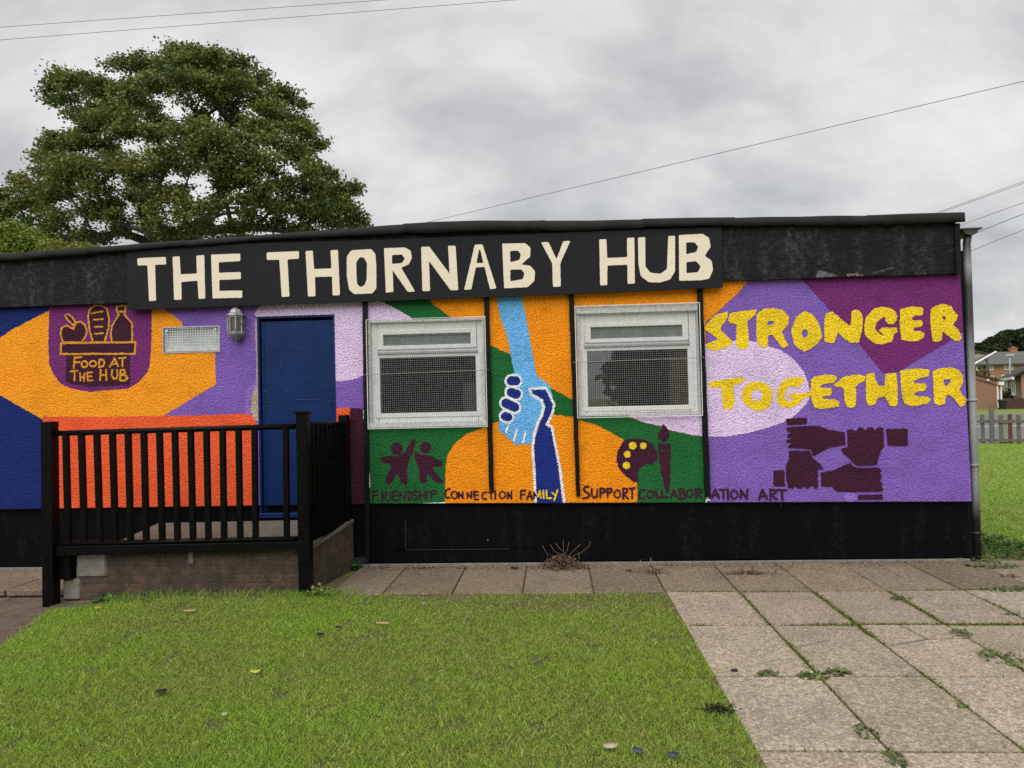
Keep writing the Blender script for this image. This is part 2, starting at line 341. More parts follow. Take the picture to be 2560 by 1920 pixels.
def np_mesh(name, V, faces_n, tint, mat, parent=None, loc=(0, 0, 0), attr='tint'):
    """V (n, k, 3): n faces of k corners each, tint (n, 3) per face"""
    n, k = V.shape[:2]
    org = ORG.get(parent.name) if parent is not None else Vector(loc)
    me = bpy.data.meshes.new(name); me.vertices.add(n*k); me.vertices.foreach_set('co', (V-np.array(org)).astype(np.float32).ravel())
    me.loops.add(n*k); me.polygons.add(n)
    me.loops.foreach_set('vertex_index', np.arange(n*k, dtype=np.int32)); me.polygons.foreach_set('loop_start', np.arange(0, n*k, k, dtype=np.int32))
    me.polygons.foreach_set('loop_total', np.full(n, k, dtype=np.int32)); me.update(calc_edges=True)
    at = me.color_attributes.new(attr, 'FLOAT_COLOR', 'POINT'); c = np.ones((n, k, 4), np.float32); c[..., :3] = tint[:, None, :]
    at.data.foreach_set('color', c.ravel()); me.materials.append(MATS[mat])
    o = bpy.data.objects.new(name, me); COL.objects.link(o)
    if parent is not None: o.parent = parent
    else: o.location = loc
    ORG[o.name] = Vector(org); return o
def noise_xy(x, y, s, seed=0.):
    return np.array([mnoise.noise((a*s+seed, b*s-seed, seed)) for a, b in zip(x, y)])
# ---------------------------------------------------------------- ground
def gz(x, y):                                  # the lawn dips a little in front of the steps on the left
    t = np.clip((-3.2-np.asarray(x, float))/1.2, 0, 1); u = np.clip((-.55-np.asarray(y, float))/.5, 0, 1)*np.clip((np.asarray(y, float)+3.2)/1.6, 0, 1)
    return -.085*t*t*(3-2*t)*u
def sheet(name, x0, x1, y0, y1, mat, z=0., nx=1, ny=1, relief=False):
    b = MB(); I = {}
    for i in range(nx+1):
        for j in range(ny+1):
            x = x0+(x1-x0)*i/nx; y = y0+(y1-y0)*j/ny; I[i, j] = b.vert((x, y, z+(float(gz(x, y)) if relief else 0)))
    for i in range(nx):
        for j in range(ny): b.face((I[i, j], I[i+1, j], I[i+1, j+1], I[i, j+1]), True)
    return tag(b.build(name, mat), kind='structure')
sheet('ground', -600, 900, -300, 1200, 'far_turf', -.12)
b = MB(); I = {}
lawn_edge = lambda y: -3.93+np.clip((y+2.03)/1.1, 0, 1)*-.42+np.clip((-2.03-y)/2, 0, 1)*.25
for j in range(61):
    y = -9+(8.06)*j/60; xl = float(lawn_edge(y)) if y < -1.0 else -4.4
    for i in range(61): x = xl+(.875-xl)*i/60; I[i, j] = b.vert((x, y, -.008+float(gz(x, y))))
for i in range(60):
    for j in range(60): b.face((I[i, j], I[i+1, j], I[i+1, j+1], I[i, j+1]), True)
tag(b.build('lawn_soil', 'turf_soil'), kind='structure')
sheet('dirt_path', -12, -3.2, -9, -.02, 'soil', -.022, 40, 40, True)
sheet('paving_bed', -2.6, 7.2, -9, .6, 'moss', -.016)
# slabs
XJ = lambda k: .862+.585*k
ROWS = [0.02, -.975, -1.822, -2.726, -3.578, -4.44, -5.3, -6.2, -7.1]
SL = MB(); TONE = []
def slab(pts, tone, mat):
    c = np.mean(np.array(pts), 0); g = .0085; dz = random.uniform(-.003, .003); tx, ty = random.uniform(-.004, .004), random.uniform(-.004, .004)
    q = []
    for x, y in pts:
        d = np.array([x, y])-c; L = np.linalg.norm(d); d = d*(1-g*1.6/max(L, .05)); q.append((c[0]+d[0], c[1]+d[1]))
    e = .004; top, mid, bot = [], [], []
    SL.cur = mat
    for x, y in q:
        jz = dz+tx*(x-c[0])+ty*(y-c[1]); d = np.array([x, y])-c; L = max(np.linalg.norm(d), .05); i = d*(1-e/L)
        top.append(SL.vert((c[0]+i[0], c[1]+i[1], jz+.004))); mid.append(SL.vert((x, y, jz-.001))); bot.append(SL.vert((x, y, -.04)))
    n = len(pts); f0 = len(SL.f)
    SL.face(top)
    for k in range(n):
        SL.face((mid[k], mid[(k+1) % n], top[(k+1) % n], top[k])); SL.face((bot[k], bot[(k+1) % n], mid[(k+1) % n], mid[k]))
    TONE.extend([tone]*(len(SL.v)-len(TONE)))
def rect(x0, x1, y0, y1): return [(x0, y1), (x1, y1), (x1, y0), (x0, y0)]
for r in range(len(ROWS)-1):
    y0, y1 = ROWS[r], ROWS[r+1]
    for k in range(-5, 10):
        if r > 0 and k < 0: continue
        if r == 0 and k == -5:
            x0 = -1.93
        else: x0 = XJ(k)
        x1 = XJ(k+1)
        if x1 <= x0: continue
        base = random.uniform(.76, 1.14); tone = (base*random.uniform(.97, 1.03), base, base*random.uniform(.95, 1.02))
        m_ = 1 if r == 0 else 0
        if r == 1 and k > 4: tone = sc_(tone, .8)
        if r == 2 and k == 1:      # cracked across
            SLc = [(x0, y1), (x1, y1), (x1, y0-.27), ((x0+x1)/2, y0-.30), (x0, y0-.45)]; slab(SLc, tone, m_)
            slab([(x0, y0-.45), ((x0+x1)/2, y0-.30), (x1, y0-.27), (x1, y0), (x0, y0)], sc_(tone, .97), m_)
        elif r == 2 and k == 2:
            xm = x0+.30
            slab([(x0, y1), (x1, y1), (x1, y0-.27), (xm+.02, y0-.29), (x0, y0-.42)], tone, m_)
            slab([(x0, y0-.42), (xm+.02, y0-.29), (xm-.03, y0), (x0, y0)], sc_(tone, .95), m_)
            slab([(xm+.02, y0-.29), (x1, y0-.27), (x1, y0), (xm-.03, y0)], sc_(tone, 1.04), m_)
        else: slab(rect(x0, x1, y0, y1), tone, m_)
for k in range(9):                             # slabs by the steps on the left
    x1 = -4.30-.62*k; slab(rect(x1-.62, x1, -.03, -.34), (.9, .9, .92), 1); slab(rect(x1-.80-.2, x1-.2+.18-.0, -.34, -.78) if 0 else rect(x1-.62, x1, -.345, -.80), (.85, .83, .82), 1)
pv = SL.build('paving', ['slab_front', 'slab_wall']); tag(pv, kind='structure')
ca = pv.data.color_attributes.new('tone', 'FLOAT_COLOR', 'POINT'); cc = np.ones((len(TONE), 4), np.float32); cc[:, :3] = TONE
ca.data.foreach_set('color', cc.ravel())
# far ground: road beyond the fence
def gpoly(name, pts, mat, z):
    b = MB(); b.face([b.vert((x, y, z)) for x, y in pts]); return tag(b.build(name, mat), kind='structure')
gpoly('road', [(-60, 15.6), (120, 15.6), (160, 42), (-60, 42)], 'asphalt', -.112)
gpoly('road_line', [(-60, 25.2), (130, 25.2), (130, 25.5), (-60, 25.5)], 'white_line', -.108)
b = MB(); b.box(-60, 150, 36.0, 36.3, -.12, .02); tag(b.build('kerb', 'kerb_stone'), kind='structure')
gpoly('far_pavement', [(-60, 36.3), (150, 36.3), (150, 37.6), (-60, 37.6)], 'kerb_stone', -.02)
gpoly('far_lawn', [(-60, 37.6), (150, 37.6), (150, 400), (-60, 400)], 'far_turf', -.012)
# ---------------------------------------------------------------- the hut
bld = thing('community_hut', 'long single storey flat roofed hut with bright painted mural wall and black fascia', 'building', (-1, 0, 0))
ZN = dict(a=(0, 700, 4.148), b=(350, 720, 3.687), c=(850, 700, 2.765), d=(1350, 700, 2.764), e=(1700, 650, 2.5525), f=(1740, 740, 5.183), g=(2080, 740, 5.183),
          h=(1920, 1030, 5.821), p=(300, 540, 2.765), q=(1000, 540, 2.4578), t=(900, 1220, 4.2538), u=(1440, 1200, 3.95), z=(0, 1000, 2.304), w=(0, 0, 1), r=(1800, 510, 3.3515))
def zp(zone, pts):
    ox, oy, s = ZN[zone]; return [(ox+x/s, oy+y/s) for x, y in pts]
def onwall(px, y=0.): return [(lambda q: (q[0], q[2]))(W(x, yy, y)) for x, yy in px]
class Paint:
    """flat coats of paint on a vertical board at depth y0; every coat lies a hair in front of the last"""
    def __init__(s, y0): s.y0 = y0; s.off = 0.; s.V = []; s.Fc = []; s.M = []
    def loop(s, px, rough, close=True):
        P = onwall(px, s.y0)
        if not rough: return P
        o = []
        n = len(P)
        for i in range(n if close else n-1):
            A, B = P[i], P[(i+1) % n]; L = math.hypot(B[0]-A[0], B[1]-A[1]); k = max(1, min(400, int(L/.011)))
            for j in range(k):
                t = j/k; o.append((A[0]+(B[0]-A[0])*t+random.gauss(0, rough), A[1]+(B[1]-A[1])*t+random.gauss(0, rough)))
        return o
    def poly(s, loops, mat, step=.00005):
        s.off += step; y = s.y0-s.off
        L3 = [[Vector((x, z, 0)) for x, z in L] for L in loops]; tris = tessellate_polygon(L3); flat = [p for L in L3 for p in L]; b0 = len(s.V)
        s.V += [(p.x, y, p.y) for p in flat]
        for t in tris:
            a_, b_, c_ = (flat[i] for i in t)
            cr_ = (b_.x-a_.x)*(c_.y-a_.y)-(b_.y-a_.y)*(c_.x-a_.x)
            if abs(cr_) < 1e-12: continue
            s.Fc.append(tuple(b0+i for i in (t if cr_ > 0 else t[::-1]))); s.M.append(mat)
    def fill(s, zone, pts, mat, rough=.0028, holes=(), step=.00005):
        s.poly([s.loop(zp(zone, pts), rough)]+[s.loop(zp(zone, h), rough) for h in holes], mat, step)
    def fillpx(s, px, mat, rough=.0028): s.poly([s.loop(px, rough)], mat)
    def stroke(s, zone, pts, w, mat, rough=.0016, closed=False):
        P = onwall(zp(zone, pts), s.y0); r = w/ZN[zone][2]*(DIST/F)/2
        if closed: P = P+[P[0]]
        for A, B in zip(P, P[1:]):
            an = math.atan2(B[1]-A[1], B[0]-A[0]); o = []
            L = math.hypot(B[0]-A[0], B[1]-A[1]); k = max(1, int(L/.012))
            for j in range(k+1):
                t = j/k; o.append((A[0]+(B[0]-A[0])*t+math.sin(an)*r, A[1]+(B[1]-A[1])*t-math.cos(an)*r))
            for j in range(1, 6): o.append((B[0]+r*math.cos(an-math.pi/2+j*math.pi/6), B[1]+r*math.sin(an-math.pi/2+j*math.pi/6)))
            for j in range(k+1):
                t = 1-j/k; o.append((A[0]+(B[0]-A[0])*t-math.sin(an)*r, A[1]+(B[1]-A[1])*t+math.cos(an)*r))
            for j in range(1, 6): o.append((A[0]+r*math.cos(an+math.pi/2+j*math.pi/6), A[1]+r*math.sin(an+math.pi/2+j*math.pi/6)))
            if rough: o = [(x+random.gauss(0, rough), z+random.gauss(0, rough)) for x, z in o]
            s.poly([o], mat, .00002)
    def ell(s, zone, cx, cy, rx, ry, mat, rough=.002, n=26, step=.00005):
        s.fill(zone, [(cx+rx*math.cos(2*math.pi*i/n), cy+ry*math.sin(2*math.pi*i/n)) for i in range(n)], mat, rough, step=step)
    def ring(s, zone, cx, cy, rx, ry, w, mat, n=14): s.stroke(zone, [(cx+rx*math.cos(2*math.pi*i/n), cy+ry*math.sin(2*math.pi*i/n)) for i in range(n)], w, mat, closed=True)
P = Paint(0.)
MAT = ['roughcast_'+k for k in RC]; MI = {k: i for i, k in enumerate(RC)}; C_ = MI
# base coats of the three stretches of wall
P.fillpx([(-760, 560), (925, 560), (925, 1320), (-760, 1320)], C_['purple'], 0)
P.fillpx([(914, 560), (1772, 560), (1772, 1320), (914, 1320)], C_['amber'], 0)
P.fillpx([(1764, 560), (2470, 560), (2470, 1320), (1764, 1320)], C_['purple'], 0)
# left stretch
P.fillpx([(-760, 560), (124, 560), (124, 900), (107, 1000), (107, 1320), (-760, 1320)], C_['navy'])
P.fill('a', [(-560, 880), (0, 600), (130, 512), (330, 410), (515, 312), (560, -200), (1560, -200), (1700, 300), (1880, 430), (1895, 480), (1900, 480), (2230, 560), (2229, 780), (2238, 1080), (1690, 1410), (440, 1445), (0, 1195)], C_['orange'])
P.fill('a', [(517, -100), (508, 400), (500, 640), (508, 860), (540, 950), (620, 1070), (720, 1120), (850, 1150), (950, 1160), (1100, 1145), (1320, 1130), (1430, 1070), (1520, 970), (1550, 890), (1570, 700), (1577, -100)], C_['plum'])
P.fill('b', [(1115, -100), (1110, 150), (1055, 240), (1078, 268), (1092, 300), (1092, 700), (1810, 862), (1900, 855), (1990, 835), (2072, 800), (2072, -100)], C_['lilac'])
P.fill('z', [(248, 95), (600, 97), (900, 90), (1040, 90), (1250, 85), (1430, 78), (1465, 100), (1478, 130), (1490, 720), (246, 720)], C_['red'])
P.fillpx([(836, 1020), (876, 1020), (876, 1300), (836, 1300)], C_['red'])
P.fillpx([(875, 1020), (914, 1021), (916, 1300), (875, 1300)], C_['maroon'])
P.fill('b', [(1058, 290), (1078, 280), (1093, 910), (1075, 905), (1068, 600)], C_['cement'], .003)
P.fill('b', [(1060, 835), (1070, 905), (1050, 940), (1020, 1060), (1010, 1165), (975, 1160), (968, 1000), (1000, 920)], C_['smooth'], .002)
P.fill('b', [(1065, 905), (1088, 905), (1092, 1230), (1060, 1215), (1020, 1150), (1030, 1010)], C_['cement'], .004)
# the hamper
D, O = C_['maroon'], C_['ochre']
P.fill('a', [(690, 765), (1350, 765), (1350, 1090), (1200, 1098), (920, 1105), (780, 1085), (680, 1060)], D)
apple = [(655, 645), (628, 560), (640, 495), (690, 470), (765, 510), (790, 440), (840, 430), (885, 470), (900, 540), (880, 600), (845, 645)]
stem = [(675, 370), (705, 352), (755, 390), (780, 440), (762, 468), (705, 415)]
bread = [(965, 645), (930, 520), (915, 380), (930, 310), (980, 268), (1050, 262), (1110, 300), (1132, 400), (1130, 480), (1085, 645)]
bottle = [(1160, 645), (1150, 560), (1160, 480), (1232, 360), (1212, 312), (1212, 272), (1303, 268), (1298, 322), (1290, 360), (1370, 450), (1372, 645)]
shelf = [(635, 655), (1405, 645), (1400, 765), (630, 768)]
for L in (apple, stem, bread, bottle, shelf): P.fill('a', L, D)
for L in (apple, stem, bread, bottle): P.stroke('a', L, 18, O, .002, closed=True)
P.stroke('a', shelf, 20, O, .002, closed=True)
for s_ in ([(950, 345), (1065, 325)], [(970, 412), (1068, 406)], [(985, 488), (1065, 482)], [(985, 558), (1070, 552)], [(1218, 328), (1298, 330)]): P.stroke('a', s_, 17, O, .002)
for s_ in ([(775, 800), (765, 915)], [(775, 806), (845, 800)], [(770, 855), (825, 853)], [(1030, 830), (1030, 905)], [(1030, 826), (1072, 828), (1084, 860), (1072, 893), (1030, 905)],
           [(1140, 900), (1190, 812), (1228, 895)], [(1165, 875), (1215, 870)], [(1238, 812), (1305, 806)], [(1270, 810), (1273, 895)],
           [(735, 948), (808, 940)], [(775, 945), (774, 1045)], [(830, 968), (835, 1042)], [(878, 968), (870, 1046)], [(832, 1006), (874, 1006)],
           [(905, 960), (914, 1045), (962, 1040)], [(905, 960), (958, 960)], [(910, 1000), (950, 998)], [(1045, 930), (1040, 1040)], [(1102, 930), (1106, 1036)], [(1043, 988), (1104, 984)],
           [(1165, 930), (1160, 990), (1180, 1025), (1212, 1020), (1222, 980), (1215, 930)], [(1252, 935), (1247, 1040)], [(1252, 932), (1295, 935), (1300, 962), (1255, 985), (1308, 992), (1325, 1020), (1290, 1044), (1247, 1040)]):
    P.stroke('a', s_, 19, O, .0016)
P.ring('a', 877, 872, 31, 31, 18, O); P.ring('a', 966, 868, 33, 29, 18, O)
# middle stretch
gr = zp('c', [(280, 150), (330, -60), (590, -60), (620, 135), (640, 165), (770, 260), (900, 370), (1035, 450), (1190, 520), (1300, 610), (1450, 740), (1610, 830)]) + \
    zp('d', [(225, 830), (450, 900), (620, 950), (720, 985), (850, 1015), (900, 1040), (1040, 1070), (1162, 1087), (1172, 1620), (670, 1620), (672, 1400), (675, 1300), (640, 1170), (590, 1110), (480, 1045), (390, 1000), (270, 965), (235, 945)]) + \
    zp('c', [(1480, 930), (1110, 975), (1055, 990), (1000, 1015), (880, 1060), (790, 1130), (745, 1200), (728, 1290), (725, 1620), (190, 1620), (176, 275)])
P.fillpx(gr, C_['green'])
P.fill('c', [(172, -60), (270, -60), (290, 150), (410, 210), (500, 265), (560, 330), (400, 700), (178, 500)], C_['lilac'])
P.fillpx(zp('e', [(150, -60), (520, -60), (430, 140), (370, 210), (240, 330), (145, 415)]), C_['amber'])
P.fillpx(zp('e', [(780, 125), (950, 310), (1140, 530), (1295, 720), (1385, 715), (1680, 540), (1860, 420), (1860, -60), (600, -60)]), C_['plum'])
lil = zp('d', [(600, 930), (640, 952), (720, 985), (850, 1010), (900, 1038), (1040, 1068), (1130, 1083)]) + zp('e', [(180, 1125), (300, 1128), (430, 1105), (560, 1070), (660, 1035)]) + \
    zp('f', [(1200, 1600), (1300, 1530), (1400, 1430), (1465, 1340), (1475, 1230), (1450, 1120), (1400, 990), (1330, 890), (1230, 790), (1100, 705), (960, 655), (800, 600), (700, 580), (520, 575), (300, 600), (60, 640)]) + \
    zp('d', [(1000, 480), (700, 700)])
P.fillpx(lil, C_['lilac'])
P.fill('c', [(1075, 80), (1080, 120), (1110, 260), (1165, 430), (1180, 520), (1205, 640), (1150, 700), (1140, 800), (1100, 980), (1095, 1030), (1110, 1055), (1140, 1060), (1155, 1090), (1190, 1110), (1215, 1145), (1260, 1130), (1300, 1135), (1335, 1130), (1345, 1050), (1370, 980), (1440, 900), (1470, 800), (1445, 720), (1360, 665), (1350, 620), (1290, 280), (1255, 115), (1250, 80)], C_['sky'])
WH, HB = C_['white'], C_['hand']
for s_ in ([(1312, 752), (1420, 747), (1440, 780), (1480, 860), (1468, 920), (1430, 1000), (1465, 1015), (1490, 1150), (1520, 1300), (1557, 1580)],
           [(1312, 752), (1322, 792), (1392, 830), (1408, 880), (1396, 930), (1366, 990), (1341, 1080), (1331, 1150), (1344, 1350), (1354, 1580)]): P.stroke('c', s_, 19, WH, .0022)
P.fill('c', [(1325, 757), (1420, 757), (1435, 785), (1470, 860), (1459, 920), (1418, 1000), (1456, 1024), (1481, 1150), (1510, 1300), (1546, 1620), (1365, 1620), (1354, 1350), (1341, 1150), (1352, 1085), (1378, 995), (1408, 935), (1418, 880), (1402, 824), (1334, 786)], HB)
for A_, B_, w_ in (((1183, 697), (1216, 697), 64), ((1183, 776), (1220, 790), 64), ((1146, 850), (1208, 880), 64), ((1140, 942), (1163, 948), 60)):
    P.stroke('c', [A_, B_], w_+30, WH, .002)
for A_, B_, w_ in (((1183, 697), (1216, 697), 64), ((1183, 776), (1220, 790), 64), ((1146, 850), (1208, 880), 64), ((1140, 942), (1163, 948), 60)):
    P.stroke('c', [A_, B_], w_, HB, .0015)
for s_ in ([(1165, 1008), (1147, 1050)], [(1222, 1035), (1200, 1112)], [(1282, 1055), (1266, 1120)]): P.stroke('c', s_, 13, WH, .0015)
# dancing pair
P.ell('c', 392, 1165, 42, 45, D); P.ell('c', 592, 1160, 40, 42, D)
P.fill('c', [(290, 1225), (330, 1215), (400, 1218), (450, 1190), (490, 1110), (512, 1098), (528, 1115), (522, 1145), (472, 1265), (465, 1310), (470, 1400), (455, 1418), (425, 1405), (405, 1350), (390, 1345), (355, 1405), (330, 1415), (313, 1395), (322, 1360), (350, 1300), (345, 1275), (300, 1262), (283, 1245)], D)
P.fill('c', [(515, 1190), (530, 1184), (560, 1205), (620, 1210), (700, 1250), (713, 1275), (690, 1295), (640, 1285), (648, 1315), (715, 1390), (702, 1410), (672, 1405), (612, 1345), (600, 1350), (606, 1395), (580, 1410), (555, 1398), (545, 1300), (520, 1240)], D)
# palette and brush
P.fill('d', [(580, 1105), (640, 1095), (720, 1100), (780, 1135), (810, 1190), (812, 1240), (780, 1272), (720, 1278), (690, 1300), (676, 1335), (680, 1402), (650, 1395), (600, 1360), (550, 1310), (528, 1250), (535, 1180)], D)
for x, y, r in ((640, 1145, 27), (713, 1145, 23), (602, 1205, 24), (597, 1282, 25)): P.ell('d', x, y, r, r, C_['yellow'])
P.fill('d', [(845, 990), (860, 1000), (890, 1040), (895, 1080), (870, 1115), (845, 1120), (815, 1095), (815, 1060), (845, 1025)], D)
P.fill('d', [(815, 1130), (905, 1130), (905, 1165), (890, 1176), (815, 1172)], D)
P.fill('d', [(820, 1180), (905, 1180), (897, 1420), (885, 1475), (870, 1475), (840, 1350), (825, 1250)], D)
# joined hands
for L in ([(258, 95), (560, 82), (565, 175), (270, 195)], [(1715, 245), (2025, 240), (2035, 480), (2000, 495), (1740, 490)], [(75, 850), (225, 845), (240, 870), (238, 1080), (95, 1085), (75, 1050)], [(1310, 1205), (1660, 1195), (1670, 1265), (1640, 1275), (1310, 1275)],
          [(270, 225), (480, 205), (740, 200), (830, 245), (1115, 295), (1125, 480), (900, 515), (760, 590), (680, 632), (640, 630), (630, 545), (480, 530), (300, 525), (285, 495), (350, 460), (270, 445), (270, 405), (355, 385), (275, 375), (285, 325), (340, 312), (268, 270)],
          [(1140, 270), (1220, 245), (1270, 280), (1330, 220), (1365, 225), (1420, 268), (1440, 225), (1520, 220), (1550, 270), (1580, 222), (1675, 225), (1685, 510), (1640, 560), (1580, 765), (1500, 780), (1290, 780), (1230, 735), (1200, 690), (1095, 610), (1060, 540), (1085, 522), (1155, 515), (1155, 300)],
          [(305, 560), (600, 565), (615, 600), (650, 665), (760, 760), (815, 830), (720, 835), (728, 1100), (690, 1118), (630, 1070), (580, 1118), (520, 1085), (470, 1120), (430, 1110), (395, 1080), (360, 1118), (290, 1100), (260, 930), (258, 770), (300, 690)],
          [(765, 880), (940, 850), (1110, 770), (1200, 730), (1220, 780), (1290, 810), (1580, 810), (1640, 830), (1640, 860), (1620, 880), (1655, 930), (1645, 965), (1625, 990), (1665, 1050), (1650, 1085), (1675, 1130), (1650, 1160), (1200, 1165), (1000, 1150), (930, 1090), (770, 1080)]): P.fill('h', L, D, .0018)
P.ell('h', 1195, 1245, 95, 72, C_['smooth'])
# STRONGER TOGETHER
Y_ = C_['yellow']
for zn, L, H in (
    ('f', [(410, 205), (415, 270), (325, 395), (320, 440), (465, 580), (465, 620), (400, 670), (300, 700), (200, 705), (115, 665), (130, 625), (270, 565), (260, 535), (105, 430), (110, 400), (240, 250), (330, 215)], ()),
    ('f', [(420, 285), (445, 220), (600, 195), (790, 175), (765, 240), (665, 330), (680, 500), (680, 660), (640, 690), (545, 685), (515, 620), (525, 370), (440, 350), (415, 310)], ()),
    ('f', [(785, 235), (880, 165), (1000, 155), (1120, 180), (1205, 270), (1190, 380), (1110, 460), (1140, 540), (1195, 630), (1160, 665), (1110, 665), (1030, 560), (990, 505), (930, 510), (935, 655), (880, 668), (810, 640), (785, 580), (780, 400)], ([(925, 335), (975, 318), (1025, 340), (1000, 365), (930, 385)],)),
    ('f', [(1400, 195), (1500, 235), (1570, 320), (1610, 420), (1635, 530), (1560, 630), (1480, 690), (1390, 718), (1330, 680), (1265, 620), (1250, 530), (1228, 460), (1250, 390), (1300, 270)], ([(1408+42*math.cos(i*.524), 482+55*math.sin(i*.524)) for i in range(12)],)),
    ('g', [(-82, 225), (0, 200), (100, 285), (215, 380), (240, 375), (250, 200), (290, 180), (340, 185), (385, 230), (395, 310), (385, 450), (345, 605), (235, 607), (130, 530), (75, 465), (55, 520), (20, 612), (-70, 605), (-100, 580), (-105, 430), (-95, 280)], ()),
    ('g', [(545, 165), (640, 140), (750, 155), (820, 205), (845, 250), (830, 330), (790, 360), (720, 360), (690, 320), (685, 270), (620, 300), (575, 345), (550, 410), (575, 460), (640, 510), (660, 500), (600, 450), (640, 410), (760, 408), (835, 408), (845, 465), (805, 490), (775, 590), (660, 625), (560, 622), (480, 565), (420, 500), (412, 380), (440, 270)], ()),
    ('g', [(880, 170), (940, 155), (1030, 135), (1165, 150), (1185, 190), (1165, 245), (1060, 265), (1030, 290), (1045, 315), (1155, 315), (1180, 355), (1150, 400), (1060, 410), (1050, 450), (1150, 460), (1195, 490), (1185, 540), (1120, 580), (1020, 590), (900, 565), (880, 460), (872, 350), (880, 250)], ()),
    ('g', [(1275, 180), (1330, 130), (1430, 100), (1540, 130), (1580, 200), (1630, 250), (1600, 320), (1560, 370), (1640, 440), (1680, 540), (1640, 585), (1590, 580), (1530, 535), (1425, 460), (1420, 570), (1350, 600), (1295, 580), (1280, 420), (1270, 300)], ([(1420, 265), (1470, 262), (1470, 300), (1440, 312)],)),
    ('f', [(165, 1115), (330, 1085), (590, 1050), (640, 1080), (610, 1115), (480, 1160), (490, 1250), (500, 1370), (470, 1450), (430, 1470), (365, 1465), (340, 1380), (330, 1190), (180, 1185)], ()),
    ('f', [(700, 1120), (830, 1105), (930, 1150), (985, 1230), (990, 1330), (950, 1430), (880, 1480), (780, 1488), (690, 1450), (610, 1380), (588, 1280), (610, 1190)], ([(785+72*math.cos(i*.524), 1288+75*math.sin(i*.524)) for i in range(12)],)),
    ('f', [(1380, 1045), (1395, 1090), (1380, 1130), (1310, 1190), (1240, 1165), (1180, 1200), (1140, 1290), (1160, 1350), (1230, 1360), (1270, 1325), (1190, 1320), (1180, 1285), (1230, 1265), (1400, 1255), (1490, 1250), (1480, 1300), (1390, 1330), (1330, 1400), (1230, 1445), (1120, 1448), (1060, 1390), (1040, 1250), (1090, 1130), (1200, 1060)], ()),
    ('f', [(1490, 1085), (1530, 1045), (1690, 1015), (1800, 1030), (1825, 1065), (1790, 1120), (1640, 1145), (1605, 1165), (1620, 1190), (1740, 1190), (1760, 1225), (1740, 1290), (1640, 1300), (1640, 1330), (1800, 1340), (1860, 1380), (1850, 1430), (1750, 1450), (1620, 1465), (1530, 1440), (1500, 1360), (1480, 1260)], ()),
    ('g', [(20, 1150), (60, 1115), (150, 1045), (330, 1015), (430, 1040), (420, 1090), (305, 1170), (310, 1290), (305, 1400), (270, 1445), (200, 1440), (165, 1390), (150, 1210), (120, 1185), (40, 1175)], ()),
    ('g', [(440, 1020), (480, 1000), (550, 1000), (555, 1060), (600, 1165), (680, 1160), (690, 1020), (730, 1000), (830, 1000), (845, 1200), (850, 1380), (820, 1430), (740, 1425), (715, 1350), (670, 1300), (590, 1320), (550, 1410), (470, 1420), (440, 1370), (435, 1180)], ()),
    ('g', [(880, 980), (960, 950), (1120, 935), (1240, 950), (1265, 985), (1250, 1040), (1110, 1075), (1050, 1105), (1070, 1130), (1190, 1130), (1230, 1165), (1200, 1225), (1080, 1245), (1055, 1270), (1090, 1295), (1230, 1300), (1280, 1340), (1240, 1390), (1040, 1435), (940, 1400), (905, 1320), (885, 1130)], ()),
    ('g', [(1300, 975), (1380, 940), (1540, 925), (1640, 960), (1690, 1030), (1690, 1130), (1645, 1210), (1670, 1270), (1735, 1330), (1710, 1420), (1665, 1440), (1620, 1390), (1560, 1310), (1490, 1275), (1465, 1330), (1460, 1400), (1380, 1415), (1320, 1390), (1310, 1200)], ([(1440, 1085), (1520, 1078), (1535, 1110), (1470, 1170), (1445, 1140)],))):
    P.fill(zn, L, Y_, .002, H)
# small words along the bottom
for s_ in ([(140, 25), (140, 135)], [(140, 30), (190, 28)], [(140, 75), (185, 72)], [(235, 40), (240, 140)], [(235, 40), (285, 45), (290, 72), (240, 90), (305, 135)], [(325, 40), (325, 130)],
           [(400, 30), (350, 35), (355, 130), (400, 125)], [(355, 80), (395, 76)], [(425, 135), (425, 40), (480, 120), (485, 35)], [(512, 35), (515, 125), (545, 112), (556, 80), (545, 45), (512, 35)],
           [(615, 35), (580, 35), (570, 55), (605, 85), (610, 110), (575, 125)], [(635, 35), (640, 120)], [(692, 30), (690, 120)], [(638, 78), (690, 75)], [(717, 35), (717, 120)], [(757, 110), (755, 28), (800, 25), (810, 50), (757, 70)],
           [(957, 5), (918, 20), (907, 60), (917, 103), (955, 100)], [(1050, 105), (1048, 45), (1095, 105), (1095, 38)], [(1140, 105), (1140, 50), (1185, 105), (1185, 35)], [(1255, 35), (1210, 37), (1220, 120), (1260, 118)], [(1215, 77), (1255, 72)],
           [(1345, 45), (1310, 50), (1298, 88), (1315, 115), (1347, 115)], [(1370, 45), (1422, 40)], [(1392, 45), (1395, 115)], [(1440, 30), (1440, 115)], [(1570, 110), (1572, 45), (1610, 110), (1610, 35)],
           [(1760, 25), (1710, 27), (1712, 120)], [(1712, 70), (1750, 68)], [(1775, 120), (1805, 35), (1830, 115)], [(1785, 90), (1825, 88)], [(1850, 110), (1850, 45), (1872, 82)]): P.stroke('t', s_, 18, D, .0014)
P.ring('t', 1003, 72, 32, 38, 15, D); P.ring('t', 1515, 72, 32, 36, 15, D)
for s_ in ([(1890, 92), (1915, 30), (1922, 105)], [(1950, 25), (1952, 110)], [(1985, 25), (1985, 105), (2035, 105)], [(2045, 50), (2070, 72)], [(2100, 25), (2065, 130)]): P.stroke('t', s_, 18, Y_, .0014)
